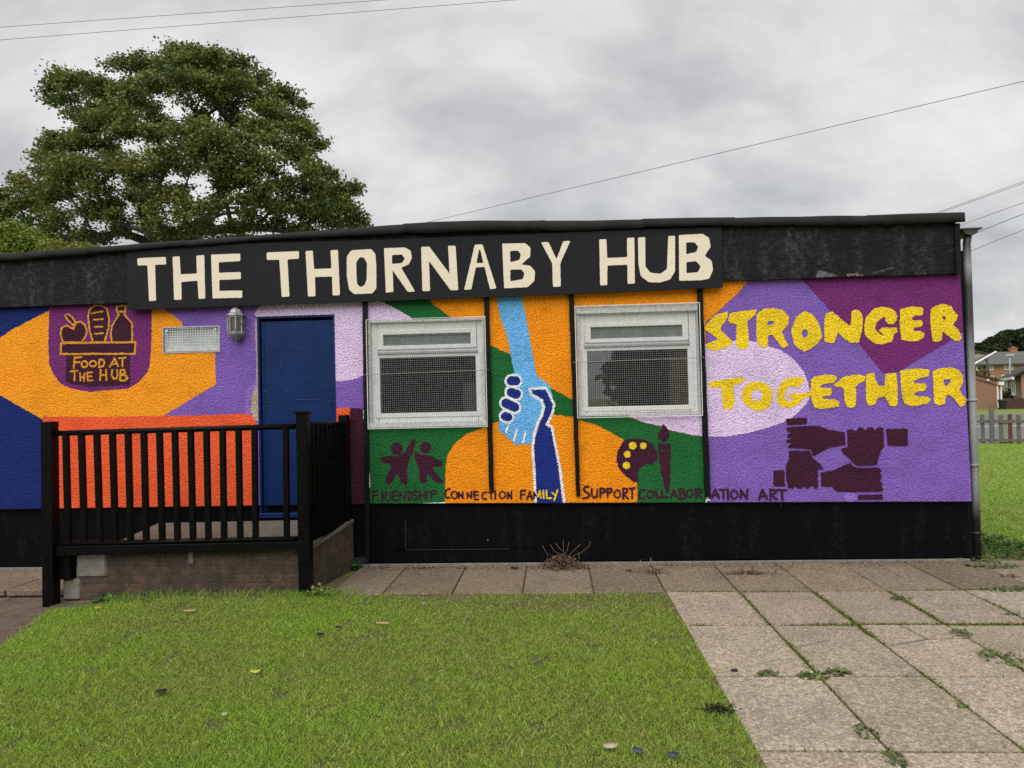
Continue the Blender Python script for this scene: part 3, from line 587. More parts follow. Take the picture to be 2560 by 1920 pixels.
for s_ in ([(125, 65), (90, 65), (75, 90), (88, 112), (125, 130), (130, 160), (100, 175), (70, 180)], [(155, 85), (155, 150), (175, 175), (205, 165), (210, 90)], [(240, 170), (240, 82), (280, 85), (290, 110), (245, 130)], [(312, 170), (310, 84), (345, 82), (355, 110), (315, 130)],
           [(465, 185), (465, 83), (500, 85), (505, 115), (470, 135), (515, 185)], [(525, 85), (580, 76)], [(552, 85), (555, 180)], [(685, 95), (640, 95), (620, 130), (630, 180), (680, 180)], [(790, 100), (795, 175), (830, 172)], [(845, 95), (850, 172), (905, 165)],
           [(935, 175), (965, 95), (1000, 170)], [(945, 145), (990, 145)], [(1020, 80), (1025, 185), (1080, 175), (1075, 140), (1025, 130), (1065, 118), (1060, 86), (1020, 82)], [(1185, 180), (1180, 85), (1230, 90), (1235, 115), (1185, 130), (1240, 170)],
           [(1340, 175), (1375, 90), (1410, 175)], [(1355, 150), (1405, 145)], [(1415, 95), (1480, 92)], [(1450, 95), (1455, 180)], [(1498, 90), (1500, 185)], [(1625, 180), (1625, 95), (1685, 185), (1690, 90)],
           [(1805, 190), (1840, 90), (1885, 185)], [(1820, 160), (1880, 155)], [(1920, 190), (1915, 90), (1965, 100), (1965, 130), (1920, 140), (1980, 190)], [(1985, 98), (2075, 98)], [(2030, 100), (2035, 195)]): P.stroke('u', s_, 19, D, .0014)
P.ring('u', 407, 135, 30, 38, 16, D); P.ring('u', 735, 140, 32, 36, 16, D); P.ring('u', 1122, 130, 30, 38, 16, D); P.ring('u', 1560, 140, 35, 40, 16, D)
P.fill('u', [(1283, 172), (1305, 178), (1332, 208), (1290, 204)], WH, .003); P.stroke('c', [(480, 1549), (725, 1538)], 7, WH, .001); P.stroke('r', [(2026, 585), (2033, 830)], 7, WH, .001)
P.stroke('e', [(165, 1545), (175, 1500)], 8, WH, .002); P.stroke('c', [(166, 900), (166, 960)], 9, WH, .002); P.stroke('c', [(205, 1330), (208, 1430)], 5, WH, .001)
# openings
WIN1 = (-1.815, -.672, 1.365, 2.40); WIN2 = (.222, 1.385, 1.42, 2.462)
w3 = [W(406, 817), W(550, 811), W(552, 883), W(408, 885)]; WIN3 = (float(w3[0][0]), float(w3[1][0]), float(w3[3][2]+.004), float(w3[0][2]-.004))
DOOR = (-2.925, -2.146, .50, 2.475)
bm = bmesh.new(); vs_ = [bm.verts.new(v) for v in P.V]
for fc, mi in zip(P.Fc, P.M):
    try: f_ = bm.faces.new([vs_[i] for i in fc]); f_.material_index = mi
    except ValueError: pass
def cut(co, no, faces=None, drop=None):
    fs = faces if faces is not None else bm.faces[:]
    ge = list(fs)+list({e for f_ in fs for e in f_.edges})+list({v for f_ in fs for v in f_.verts})
    bmesh.ops.bisect_plane(bm, geom=ge, plane_co=co, plane_no=no, dist=1e-6)
for x0, x1, z0, z1 in (WIN1, WIN2, WIN3, DOOR):
    near = lambda: [f_ for f_ in bm.faces if min(v.co.x for v in f_.verts) < x1+.02 and max(v.co.x for v in f_.verts) > x0-.02 and min(v.co.z for v in f_.verts) < z1+.02 and max(v.co.z for v in f_.verts) > z0-.02]
    cut((x0, 0, 0), (1, 0, 0), near()); cut((x1, 0, 0), (1, 0, 0), near()); cut((0, 0, z0), (0, 0, 1), near()); cut((0, 0, z1), (0, 0, 1), near())
    dead = [f_ for f_ in bm.faces if x0 < f_.calc_center_median().x < x1 and z0 < f_.calc_center_median().z < z1]
    bmesh.ops.delete(bm, geom=dead, context='FACES')
cut((-1.86, 0, 0), (1, 0, 0))
lf = [f_ for f_ in bm.faces if f_.calc_center_median().x < -1.86]; rf = [f_ for f_ in bm.faces if f_.calc_center_median().x >= -1.86]
zb = lambda x: .613 if x < -1.86 else .618-(x+1.86)*.0107
cut((0, 0, .613), (0, 0, 1), lf)
rf = [f_ for f_ in bm.faces if f_.calc_center_median().x >= -1.86]
cut((-1.86, 0, .618), (.0107, 0, 1), rf)
cut((3.835, 0, .56), (1, 0, .016))
cut((0, 0, 2.93), (0, 0, 1))
dead = [f_ for f_ in bm.faces if (lambda c: c.z < zb(c.x) or c.x > 3.835-(c.z-.56)*.016 or c.z > 2.93)(f_.calc_center_median())]
bmesh.ops.delete(bm, geom=dead, context='FACES')
for v in bm.verts: v.co -= Vector((-1, 0, 0))
me = bpy.data.meshes.new('mural_wall'); bm.to_mesh(me); bm.free()
for mn in MAT: me.materials.append(MATS[mn])
mural = bpy.data.objects.new('mural_wall', me); COL.objects.link(mural); mural.parent = bld; ORG[mural.name] = Vector((-1, 0, 0))
XL, XR, YB = -8.6, 3.80, 6.2                   # ends and depth of the hut
# masonry behind the render, with the same openings, side and back walls
b = MB()
xs = sorted({XL, XR, *[w[0] for w in (WIN1, WIN2, WIN3, DOOR)], *[w[1] for w in (WIN1, WIN2, WIN3, DOOR)]}); zs = sorted({.03, 3.1, *[w[2] for w in (WIN1, WIN2, WIN3, DOOR)], *[w[3] for w in (WIN1, WIN2, WIN3, DOOR)]})
for i in range(len(xs)-1):
    for j in range(len(zs)-1):
        cx, cz = (xs[i]+xs[i+1])/2, (zs[j]+zs[j+1])/2
        if any(w[0] < cx < w[1] and w[2] < cz < w[3] for w in (WIN1, WIN2, WIN3, DOOR)): continue
        b.box(xs[i], xs[i+1], .045, .16, zs[j], zs[j+1])
b.build('wall', 'interior', bld)
b = MB(); b.box(XL, XL+.12, .161, YB, .0, 3.08); b.box(XR-.12, XR, .161, YB, .0, 3.08); b.box(XL+.121, XR-.121, YB-.12, YB, 0, 3.08); b.build('side_wall', 'roughcast_maroon', bld)
b = MB(); b.box(XL+.13, XR-.13, 2.6, 2.65, .1, 3.05); b.box(XL+.13, XR-.13, .17, 2.59, .3, .34); b.build('inner_room', 'interior', bld)
# plinth boards
PLX = [XL, -2.1, -1.86, -.06, 2.03, 3.815]
b = MB()
for i, (x0, x1) in enumerate(zip(PLX, PLX[1:])):
    y = .022 if i % 2 else .026
    if x0 >= -2.2 and x1 <= -1.8: b.box(x0+.002, x1-.001, .03, .044, .10, .60)
    else: b.box(x0+.0015, x1-.0015, y, .044, .035, min(zb(x0), zb(x1))-.006)
b.box(-1.60, -.075, .0185, .0215, .17, .58)
b.build('plinth', 'plinth_black', bld)
b = MB()
for (xa, ya), (xb_, yb2) in (((525, 0), (525, 183)), ((525, 183), (1165, 178))):
    A_, B_ = W(800+xa/2.4578, 1300+ya/2.4578, .0185), W(800+xb_/2.4578, 1300+yb2/2.4578, .0185); b.bar(A_, B_, .0035, .003, (0, 1, 0))
b.build('hatch_edge', 'smear_mid', bld)
b = MB()
b.box(XL, -1.862, -.012, .044, .609, .6135)
b.hexa([(-1.858, -.012, zb(-1.859)-.006), (3.83, -.012, zb(3.83)-.006), (3.83, .044, zb(3.83)-.006), (-1.858, .044, zb(-1.859)-.006), (-1.858, -.012, zb(-1.859)-.0005), (3.83, -.012, zb(3.83)-.0005), (3.83, .044, zb(3.83)-.0005), (-1.858, .044, zb(-1.859)-.0005)])
b.build('drip_edge', 'batten_black', bld)
b = MB(); b.box(3.817, 3.868, .05, .16, 0, 2.9); b.build('dark_gap_filler', 'batten_black', bld)  # black strip added to darken the gap between wall end and downpipe
b = MB(); b.box(-1.95, 3.80, -.012, .03, -.02, .022); b.box(XL, -4.3, -.012, .03, -.02, .02); b.build('footing', 'concrete', bld)
# upright battens
def batten(zone, xt0, xt1, yt, xb0, xb1, yb_):
    (ax, az), (bx, bz), (cx, cz), (dx_, dz_) = onwall(zp(zone, [(xt0, yt), (xt1, yt), (xb1, yb_), (xb0, yb_)]), -.03)
    bb = MB(); y0, y1 = -.034, -.0
    n = 14
    for k in range(n):
        t0, t1 = k/n, (k+1)/n
        lp = lambda p, q, t: p+(q-p)*t
        j0, j1 = math.sin(k*2.3)*.002, math.sin((k+1)*2.3)*.002
        bb.hexa([(lp(ax, dx_, t1)+j1, y0, lp(az, dz_, t1)), (lp(bx, cx, t1)+j1, y0, lp(bz, cz, t1)), (lp(bx, cx, t1)+j1, y1, lp(bz, cz, t1)), (lp(ax, dx_, t1)+j1, y1, lp(az, dz_, t1)),
                 (lp(ax, dx_, t0)+j0, y0, lp(az, dz_, t0)), (lp(bx, cx, t0)+j0, y0, lp(bz, cz, t0)), (lp(bx, cx, t0)+j0, y1, lp(bz, cz, t0)), (lp(ax, dx_, t0)+j0, y1, lp(az, dz_, t0))])
    bb.build('batten', 'batten_black', bld)
batten('c', 154, 186, 90, 176, 206, 1925)
batten('c', 994, 1028, 90, 1031, 1063, 1455)
batten('d', 196, 231, 60, 251, 279, 1495)
batten('d', 1086, 1122, 30, 1141, 1180, 1500)
# fascia, roof and felt trim
def lerp_poly(px, y):
    Q = [W(x, yy, y) for x, yy in px]; X = np.array([q[0] for q in Q]); Z = np.array([q[2] for q in Q]); return lambda x: float(np.interp(x, X, Z))
YT, YF = -.105, -.055
tt = lerp_poly([(-700, 680), (0, 633), (320, 611), (752, 578), (1000, 560), (1081, 554), (1285, 551), (1508, 549), (1800, 543), (1943, 541), (2242, 535), (2415, 530)], YT)
tb = lerp_poly([(-700, 700), (0, 652), (320, 628), (660, 597), (1000, 582), (1053, 583), (1244, 577), (1472, 574), (1509, 570), (1800, 565), (1990, 561), (2280, 561), (2380, 556), (2415, 555)], YT)
fb = lerp_poly([(-700, 790), (0, 768), (316, 757), (1816, 702), (2410, 683)], YF)
xe = float(W(2413, 560, YT)[0])
b = MB(); N = 640; prev = None
for i in range(N+1):
    x = XL-.1+(xe-XL+.1)*i/N
    w1 = mnoise.noise((x*2.2, 1, 3))*.007; w2_ = mnoise.noise((x*3.1, 5, 3))*.008+mnoise.noise((x*11, 5, 3))*.004
    yo = mnoise.noise((x*1.7, 8, 3))*.006
    seam = 0
    for sx in (-4.6, -3.6, -1.42, -.05, .86, 1.72, 2.93):
        if abs(x-sx) < .025: seam = .004
    si = sum(x > q for q in (-4.6, -3.6, -1.42, -.05, .86, 1.72, 2.93)); w2_ += (0, .006, -.007, .004, -.006, .005, -.004, .006)[si]; yo += (0, -.004, .003, -.003, .004, -.004, .002, -.003)[si]; w1 += (0, .002, -.003, .003, -.002, .003, -.002, .002)[si]
    if 1.95 < x < 2.35: w2_ += .018*abs(mnoise.noise((x*9, 2, 2)))
    zt, zb_ = tt(x)+w1, tb(x)+w2_
    cur = [b.vert((x, .6, zt-.03)), b.vert((x, YT+.045, zt+.006)), b.vert((x, YT+yo+.012-seam, zt)), b.vert((x, YT+yo-seam, zt-.014)), b.vert((x, YT+yo*.6-seam, (zt+zb_)/2)), b.vert((x, YT+yo-.003-seam, zb_)), b.vert((x, YT+.03, zb_+.004)), b.vert((x, YF+.01, zb_+.02))]
    if prev:
        for k in range(len(cur)-1): b.face((prev[k], cur[k], cur[k+1], prev[k+1]), True)
    else: b.face(cur)
    prev = cur
b.face(prev[::-1]); b.build('roof_trim', 'felt', bld)
b = MB(); prev = None
for i in range(61):
    x = XL+(xe-.06-XL)*i/60
    cur = [b.vert((x, YF, fb(x))), b.vert((x, YF, tb(x)+.035)), b.vert((x, .03, tb(x)+.035)), b.vert((x, .03, fb(x)))]
    if prev:
        for k in range(4): b.face((prev[k], cur[k], cur[(k+1) % 4], prev[(k+1) % 4]))
    else: b.face(cur)
    prev = cur
b.face(prev[::-1]); b.build('fascia', 'fascia_black', bld)
q0, q1 = W(2385, 600, YF)[0], xe-.03
b = MB(); b.box(q0, q1, YF-.022, YF-.002, fb(3.7)-.012, tb(3.7)-.004); b.box(q0+.002, q1, YF-.002, .12, fb(3.7)-.010, tb(3.7)-.006); b.build('corner_board', 'fascia_black', bld)
Ps = Paint(YF-.001); Ps.fill('r', [(815, 555), (900, 572), (990, 603), (900, 610), (805, 614)], 0, .004); Ps.fill('r', [(1450, 525), (1456, 540), (1300, 585), (1230, 592)], 1, .003)
Ps.fill('r', [(1065, 590), (1120, 582), (1210, 590), (1200, 598), (1070, 603)], 2, .004)
b = MB(); b.v = [tuple(v) for v in Ps.V]; b.f = list(Ps.Fc); b.mi = list(Ps.M)
b.build('paint_smear', ['smear_grey', 'smear_mid', 'smear_tan'], bld)
b = MB(); prev = None
for i in range(31):
    x = XL-.1+(xe-XL+.1)*i/30; cur = [b.vert((x, .1, tt(x)-.02)), b.vert((x, YB+.15, tt(x)-.14)), b.vert((x, YB+.15, tt(x)-.24)), b.vert((x, .1, tt(x)-.16))]
    if prev:
        for k in range(4): b.face((prev[k], cur[k], cur[(k+1) % 4], prev[(k+1) % 4]))
    else: b.face(cur)
    prev = cur
b.face(prev[::-1]); b.build('roof', 'felt', bld)
# gutter and downpipe on the right end
gx, gzz = float(W(2426, 575, .0)[0]), float(W(2426, 590, .0)[2])
b = MB(); n = 10; R_ = .075; A, B = [], []
for Y0, LST in ((.0, A), (YB, B)):
    for r_ in (R_, R_-.006):
        for k in range(n+1):
            an = math.pi+math.pi*k/n; LST.append(b.vert((gx+r_*math.cos(an), Y0, gzz+.07+r_*math.sin(an)*.85)))
for s_ in (0, n+1):
    for k in range(n): b.face((A[s_+k], A[s_+k+1], B[s_+k+1], B[s_+k]), True)
for k in range(n): b.face((A[k], A[k+1], A[n+2+k], A[n+1+k]))
b.face([A[k] for k in range(n+1)])
b.hexa([(gx-.08, -.008, gzz+.062), (gx+.105, -.008, gzz+.062), (gx+.105, .05, gzz+.062), (gx-.08, .05, gzz+.062), (gx-.08, -.008, gzz+.075), (gx+.105, -.008, gzz+.078), (gx+.105, .05, gzz+.078), (gx-.08, .05, gzz+.075)])
b.build('gutter', 'cap_dark', bld)
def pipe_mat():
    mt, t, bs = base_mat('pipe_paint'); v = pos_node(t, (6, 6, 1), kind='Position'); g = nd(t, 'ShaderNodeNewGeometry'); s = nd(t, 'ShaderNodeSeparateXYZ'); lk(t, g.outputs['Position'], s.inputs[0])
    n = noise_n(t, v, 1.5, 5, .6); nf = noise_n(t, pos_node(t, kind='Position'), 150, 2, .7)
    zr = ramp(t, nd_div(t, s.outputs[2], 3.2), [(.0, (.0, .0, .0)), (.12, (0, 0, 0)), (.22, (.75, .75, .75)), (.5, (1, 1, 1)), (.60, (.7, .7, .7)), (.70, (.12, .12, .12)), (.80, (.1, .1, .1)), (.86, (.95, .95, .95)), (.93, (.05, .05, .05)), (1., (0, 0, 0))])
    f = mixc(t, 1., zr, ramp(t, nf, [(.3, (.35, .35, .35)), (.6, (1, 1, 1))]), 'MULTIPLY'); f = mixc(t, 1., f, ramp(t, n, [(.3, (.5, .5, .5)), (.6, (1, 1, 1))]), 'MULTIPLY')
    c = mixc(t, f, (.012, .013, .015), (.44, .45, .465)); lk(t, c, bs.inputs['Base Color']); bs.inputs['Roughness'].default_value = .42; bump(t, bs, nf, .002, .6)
def nd_div(t, a, k):
    n = nd(t, 'ShaderNodeMath', op='DIVIDE'); lk(t, a, n.inputs[0]); n.inputs[1].default_value = k; return n.outputs[0]
pipe_mat()
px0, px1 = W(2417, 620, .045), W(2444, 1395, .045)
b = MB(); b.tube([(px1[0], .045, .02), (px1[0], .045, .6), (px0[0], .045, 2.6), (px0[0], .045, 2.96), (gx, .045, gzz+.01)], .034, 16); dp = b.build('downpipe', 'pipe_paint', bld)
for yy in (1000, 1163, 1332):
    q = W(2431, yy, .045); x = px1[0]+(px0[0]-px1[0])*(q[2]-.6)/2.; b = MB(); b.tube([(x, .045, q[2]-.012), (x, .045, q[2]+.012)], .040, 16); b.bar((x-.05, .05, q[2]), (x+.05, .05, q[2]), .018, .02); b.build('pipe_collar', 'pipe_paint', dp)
# ---- windows
def mesh_guard(x0, x1, z0, z1, y, pitch, th, nmv=.002):
    g = MB(); nx = max(2, round((x1-x0)/pitch)); nz = max(2, round((z1-z0)/pitch))
    wob = lambda u, w: y+mnoise.noise((u*2.3, w*2.3, y))*.008
    for i in range(nx+1):
        x = x0+(x1-x0)*i/nx
        for j in range(4): za_, zb2 = z0+(z1-z0)*j/4, z0+(z1-z0)*(j+1)/4; g.bar((x, wob(x, za_), za_), (x, wob(x, zb2), zb2), th)
    for i in range(nz+1):
        z = z0+(z1-z0)*i/nz
        for j in range(4): xa, xb = x0+(x1-x0)*j/4, x0+(x1-x0)*(j+1)/4; g.bar((xa, wob(xa, z)-th, z), (xb, wob(xb, z)-th, z), th)
    return g
def frame_boxes(b, o, i, y0, y1):
    b.box(o[0], i[0], y0, y1, o[2], o[3]); b.box(i[1], o[1], y0, y1, o[2], o[3]); b.box(i[0], i[1], y0, y1, o[2], i[2]); b.box(i[0], i[1], y0, y1, i[3], o[3])
def big_window(hole, zone, vent, bar_, pane, guard, band, label):
    x0, x1, z0, z1 = hole
    R2 = lambda L, y: (lambda P_: (np.mean([P_[0][0], P_[3][0]]), np.mean([P_[1][0], P_[2][0]]), np.mean([P_[2][1], P_[3][1]]), np.mean([P_[0][1], P_[1][1]])))(onwall(zp(zone, L), y))
    gv, gp, gg = R2(vent, .05), R2(pane, .05), R2(guard, -.02)
    b = MB(); e = .022
    frame_boxes(b, hole, (x0+e, x1-e, z0+e, z1-e), -.004, .058)                            # reveal lining
    wf = b.build('window', 'old_white', bld); wf['label'] = label
    b = MB(); o = (x0+e+.001, x1-e-.001, z0+e+.001, z1-e-.001); zm = (gv[2]+gp[3])/2
    so = (gv[0]-.075, gv[1]+.075, zm+.028, gv[3]+.05); io = (gp[0]-.075, gp[1]+.075, gp[2]-.05, zm-.028)
    b.box(o[0], gv[0]-.06, .03, .075, o[2], o[3]); b.box(gv[1]+.06, o[1], .03, .075, o[2], o[3]); b.box(gv[0]-.06, gv[1]+.06, .03, .075, gv[3]+.045, o[3]); b.box(gv[0]-.06, gv[1]+.06, .03, .075, o[2], gp[2]-.045); b.box(gv[0]-.06, gv[1]+.06, .032, .075, zm-.02, zm+.02)
    b.build('frame', 'upvc', wf, bevel=.003)
    b = MB(); frame_boxes(b, (gv[0]-.058, gv[1]+.058, zm+.022, gv[3]+.043), gv, .018, .07); b.build('vent_sash', 'upvc', wf, bevel=.004)
    b = MB(); frame_boxes(b, (gp[0]-.05, gp[1]+.05, gp[2]-.043, zm-.022), gp, .022, .07); b.build('sash', 'upvc', wf, bevel=.004)
    cb = onwall(zp(zone, bar_), .02); b = MB(); b.bar((cb[0][0], .012, cb[0][1]), (cb[1][0], .012, cb[1][1]), .02, .018); b.build('drip_bar', 'galvanised', wf)
    b = MB(); b.quad((gv[0], .052, gv[2]), (gv[1], .052, gv[2]), (gv[1], .052, gv[3]), (gv[0], .052, gv[3])); b.build('vent_pane', 'vent_glass', wf)
    b = MB(); b.quad((gp[0], .055, gp[2]), (gp[1], .055, gp[2]), (gp[1], .055, gp[3]), (gp[0], .055, gp[3])); b.build('pane', 'window_glass', wf)
    b = MB(); b.box(x0-.004, x1+.004, -.018, -.003, *(band)); b.build('splashed_board', 'old_white', wf)
    g = mesh_guard(gg[0], gg[1], gg[2], gg[3], -.036, .0205, .0015)
    zc = gg[2]+(gg[3]-gg[2])*.5; g.tube([(gg[0]-.03, -.042, zc-.005), (gg[1]+.03, -.042, zc+.012)], .0026, 6)
    g.build('wire_guard', 'guard_wire', wf)
    b = MB(); frame_boxes(b, (gg[0]-.004, gg[1]+.004, gg[2]-.004, gg[3]+.004), (gg[0]+.002, gg[1]-.002, gg[2]+.002, gg[3]-.002), -.04, -.03); b.build('guard_edge', 'white_wire', wf)
    for fx in (gg[0]-.028, gg[1]+.028):
        for fz in (gg[2]+.02, zc, gg[3]-.03): b = MB(); b.tube([(fx, -.033, fz), (fx, -.041, fz)], .013, 10); b.build('fixing_washer', 'batten_black', wf)
    return gp, wf
gp1, wf1 = big_window(WIN1, 'c', [(302, 385), (905, 362), (905, 438), (303, 460)], [(258, 507), (955, 490)], [(277, 545), (940, 522), (948, 905), (283, 925)], [(183, 280), (1000, 252), (1020, 1005), (200, 1033)], (WIN1[2]-.012, WIN1[2]+.035), 'white framed window with a dark pane, nearer the blue door')
gp2, wf2 = big_window(WIN2, 'd', [(348, 332), (978, 308), (980, 388), (350, 413)], [(303, 460), (1035, 438)], [(322, 495), (1015, 475), (1028, 862), (332, 878)], [(240, 190), (1098, 152), (1120, 935), (262, 950)], (WIN2[3]-.055, WIN2[3]+.012), 'white framed window reflecting the sky, next to the yellow lettering')
b = MB(); n = 14; xa, xb = gp2[1]-.16, gp2[1]+.03
for k in range(n):
    u0, u1 = k/n, (k+1)/n; b.quad((xa+(xb-xa)*u0, .15+.012*math.sin(k*1.6), gp2[2]-.05), (xa+(xb-xa)*u1, .15+.012*math.sin((k+1)*1.6), gp2[2]-.05), (xa+(xb-xa)*u1, .15+.012*math.sin((k+1)*1.6), gp2[3]+.05), (xa+(xb-xa)*u0, .15+.012*math.sin(k*1.6), gp2[3]+.05))
b.build('curtain', 'curtain', wf2)
b = MB(); xa, xb = gp1[0]+.76, gp1[1]+.02
b.box(xa, xb, .5, .52, gp1[2]-.2, gp1[2]+.30); b.build('cupboard', 'blind_white', wf1)
x0, x1, z0, z1 = WIN3
b = MB(); e = .012; frame_boxes(b, WIN3, (x0+e, x1-e, z0+e, z1-e), -.006, .05); wf3 = b.build('window', 'galvanised', bld); wf3['label'] = 'small frosted toilet window behind white wire mesh'
b = MB(); frame_boxes(b, (x0+e, x1-e, z0+e, z1-e), (x0+e+.02, x1-e-.015, z0+.065, z1-e-.018), .022, .045); b.box(x0+e, x1-e, .012, .03, z0+e+.006, z0+.03); b.build('frame', 'old_white', wf3, bevel=.002)
b = MB(); b.quad((x0+e, .038, z0+e), (x1-e, .038, z0+e), (x1-e, .038, z1-e), (x0+e, .038, z1-e)); b.build('pane', 'frosted_glass', wf3)
g = mesh_guard(x0+.024, x1-.022, z0+.04, z1-.02, .006, .0265, .0030); g.build('wire_guard', 'white_wire', wf3)
b = MB()
for fx, fz in ((x0+.045, z1-.04), (x1-.045, z1-.035)): b = MB(); b.tube([(fx, .004, fz), (fx, -.006, fz)], .011, 10); b.build('fixing_washer', 'white_wire', wf3)
# ---- door
x0, x1, z0, z1 = DOOR
b = MB(); e = .02; b.box(x0, x0+e, -.004, .16, z0, z1); b.box(x1-e, x1, -.004, .16, z0, z1); b.box(x0+e, x1-e, -.003, .16, z1-e, z1); df = b.build('door', 'door_blue', bld)
tag(df, 'scuffed dark blue door')
b = MB(); b.box(x0+e+.008, x1-e-.006, .028, .07, z0+.045, z1-e-.028)
b.box(x0+e+.008, x0+e+.04, .024, .0281, z0+.045, z1-e-.028)
b.build('leaf', 'door_blue', df, bevel=.003)
b = MB(); b.box(x0-.005, x1+.005, -.02, .06, z0-.012, z0+.035); b.build('threshold', 'door_blue', df, bevel=.004)
b = MB(); dz = lambda y_: float(W(700, y_, .03)[2]); dxx = lambda x_: float(W(x_, 950, .03)[0])
def q_b(x, y): return W(350+x/3.687, 720+y/3.687, .027)
for (xa, ya), (xb2, yb2), h in (((1300, 1030), (1750, 1025), .007), ((1340, 840), (1690, 815), .005), ((1335, 930), (1375, 1000), .006), ((1445, 560), (1520, 560), .008), ((1460, 580), (1500, 582), .006), ((1292, 680), (1305, 790), .004), ((1700, 860), (1705, 970), .004), ((1125, 1092), (1175, 1092), .012), ((1125, 955), (1175, 955), .012), ((1720, 930), (1750, 930), .014), ((1725, 1050), (1765, 1055), .014)):
    p0, p1 = q_b(xa, ya), q_b(xb2, yb2); b = MB(); b.tube([(p0[0], .0275, p0[2]), ((p0[0]+p1[0])/2, .026, (p0[2]+p1[2])/2), (p1[0], .0275, p1[2])], [h*.4, h*.5, h*.4], 6); b.build('patch_ridge', 'door_scuff', df)
b = MB(); p0, p1 = q_b(1380, 835), q_b(1705, 1015); b.box(p0[0], p1[0], .0262, .0279, p1[2], p0[2]); b.build('patch_plate', 'door_blue', df, bevel=.001)
# ---------------------------------------------------------------- sign
YS = -.082
px_ = zp('p', [(45, 248), (860, 190)])+zp('q', [(0, 143), (1210, 93), (1977, 66)]); pb_ = zp('p', [(50, 650), (860, 618)])+zp('q', [(0, 518), (1220, 472), (1983, 438)])
top, bot = onwall(px_, YS), onwall(pb_, YS)
sg = thing('sign_board', 'long black sign board lettered THE THORNABY HUB fixed along the fascia', 'sign', (float(top[2][0]), YS, float(bot[2][1])))
b = MB()
for k in range(4):
    if k in (1, 3): pass
    b.hexa([(bot[k][0]+.0008, YS, bot[k][1]), (bot[k+1][0]-.0008, YS, bot[k+1][1]), (bot[k+1][0]-.0008, YF-.001, bot[k+1][1]), (bot[k][0]+.0008, YF-.001, bot[k][1]),
            (top[k][0]+.0008, YS, top[k][1]), (top[k+1][0]-.0008, YS, top[k+1][1]), (top[k+1][0]-.0008, YF-.001, top[k+1][1]), (top[k][0]+.0008, YF-.001, top[k][1])])
b.build('board', 'sign_black', sg)
LET = (('p', [(120, 292), (318, 283), (320, 335), (243, 338), (250, 585), (202, 590), (190, 342), (122, 342)], ()),
 ('p', [(364, 282), (414, 278), (420, 403), (532, 398), (528, 274), (583, 270), (590, 570), (544, 574), (536, 447), (424, 457), (427, 578), (375, 580)], ()),
 ('p', [(630, 267), (832, 260), (832, 312), (683, 320), (685, 393), (835, 387), (836, 437), (686, 442), (688, 518), (846, 515), (845, 565), (640, 570)], ()),
 ('p', [(1015, 252), (1237, 243), (1237, 295), (1158, 300), (1172, 557), (1118, 560), (1102, 302), (1016, 305)], ()),
 ('p', [(1283, 243), (1333, 240), (1342, 367), (1462, 362), (1455, 237), (1507, 234), (1521, 547), (1470, 550), (1466, 418), (1348, 422), (1352, 555), (1300, 557)], ()),
 ('p', [(1600, 237), (1735, 228), (1765, 260), (1772, 350), (1772, 500), (1745, 535), (1620, 540), (1585, 510), (1568, 420), (1568, 280)], ([(1660, 283), (1690, 290), (1708, 330), (1705, 440), (1690, 480), (1660, 492), (1640, 470), (1634, 400), (1634, 320)],)),
 ('p', [(1825, 222), (1970, 218), (2010, 240), (2018, 290), (1995, 335), (1945, 358), (2040, 522), (1990, 525), (1885, 375), (1890, 525), (1838, 530)], ([(1880, 270), (1950, 267), (1970, 295), (1950, 325), (1882, 332)],)),
 ('q', [(130, 190), (180, 188), (305, 355), (295, 183), (342, 183), (358, 455), (312, 457), (178, 275), (185, 460), (138, 462)], ()),
 ('q', [(460, 177), (507, 174), (593, 445), (553, 450), (520, 312), (465, 317), (438, 452), (394, 453)], ([(485, 207), (493, 207), (513, 288), (470, 290)],)),
 ('q', [(628, 170), (770, 167), (802, 195), (800, 250), (745, 298), (800, 305), (830, 340), (825, 400), (785, 437), (640, 445)], ([(676, 215), (725, 213), (742, 235), (735, 270), (678, 285)], [(678, 330), (745, 328), (765, 352), (755, 388), (678, 402)])),
 ('q', [(866, 162), (912, 160), (962, 265), (1002, 156), (1047, 153), (985, 290), (988, 433), (940, 437), (935, 290)], ()),
 ('q', [(1224, 145), (1268, 142), (1273, 258), (1396, 253), (1395, 135), (1440, 132), (1443, 415), (1398, 417), (1397, 300), (1275, 304), (1273, 425), (1230, 427)], ()),
 ('q', [(1462, 132), (1506, 130), (1508, 310), (1540, 350), (1600, 355), (1640, 325), (1648, 123), (1690, 122), (1690, 340), (1660, 390), (1600, 408), (1530, 408), (1480, 370), (1465, 300)], ()),
 ('q', [(1713, 117), (1860, 110), (1900, 135), (1908, 190), (1872, 245), (1915, 275), (1923, 330), (1900, 385), (1850, 395), (1715, 398)], ([(1758, 163), (1810, 162), (1832, 190), (1820, 222), (1758, 235)], [(1760, 283), (1820, 278), (1848, 310), (1830, 345), (1760, 352)])))
def soften(L, n=1):                            # hand cut corners
    for _ in range(n):
        o = []
        for i in range(len(L)):
            A, B, Cc = L[i-1], L[i], L[(i+1) % len(L)]
            for Q in (A, Cc):
                d = math.hypot(Q[0]-B[0], Q[1]-B[1]); t = min(.3, 5/d) if d else 0; o.append((B[0]+(Q[0]-B[0])*t, B[1]+(Q[1]-B[1])*t))
        L = o
    return L
for zn, L, H in LET:
    pl = Paint(YS); pl.fill(zn, soften(L), 0, .0007, [soften(h) for h in H], .002)
    b = MB(); b.v = [tuple(v) for v in pl.V]; b.f = list(pl.Fc); b.mi = list(pl.M); b.build('letter', 'cream_paint', sg)
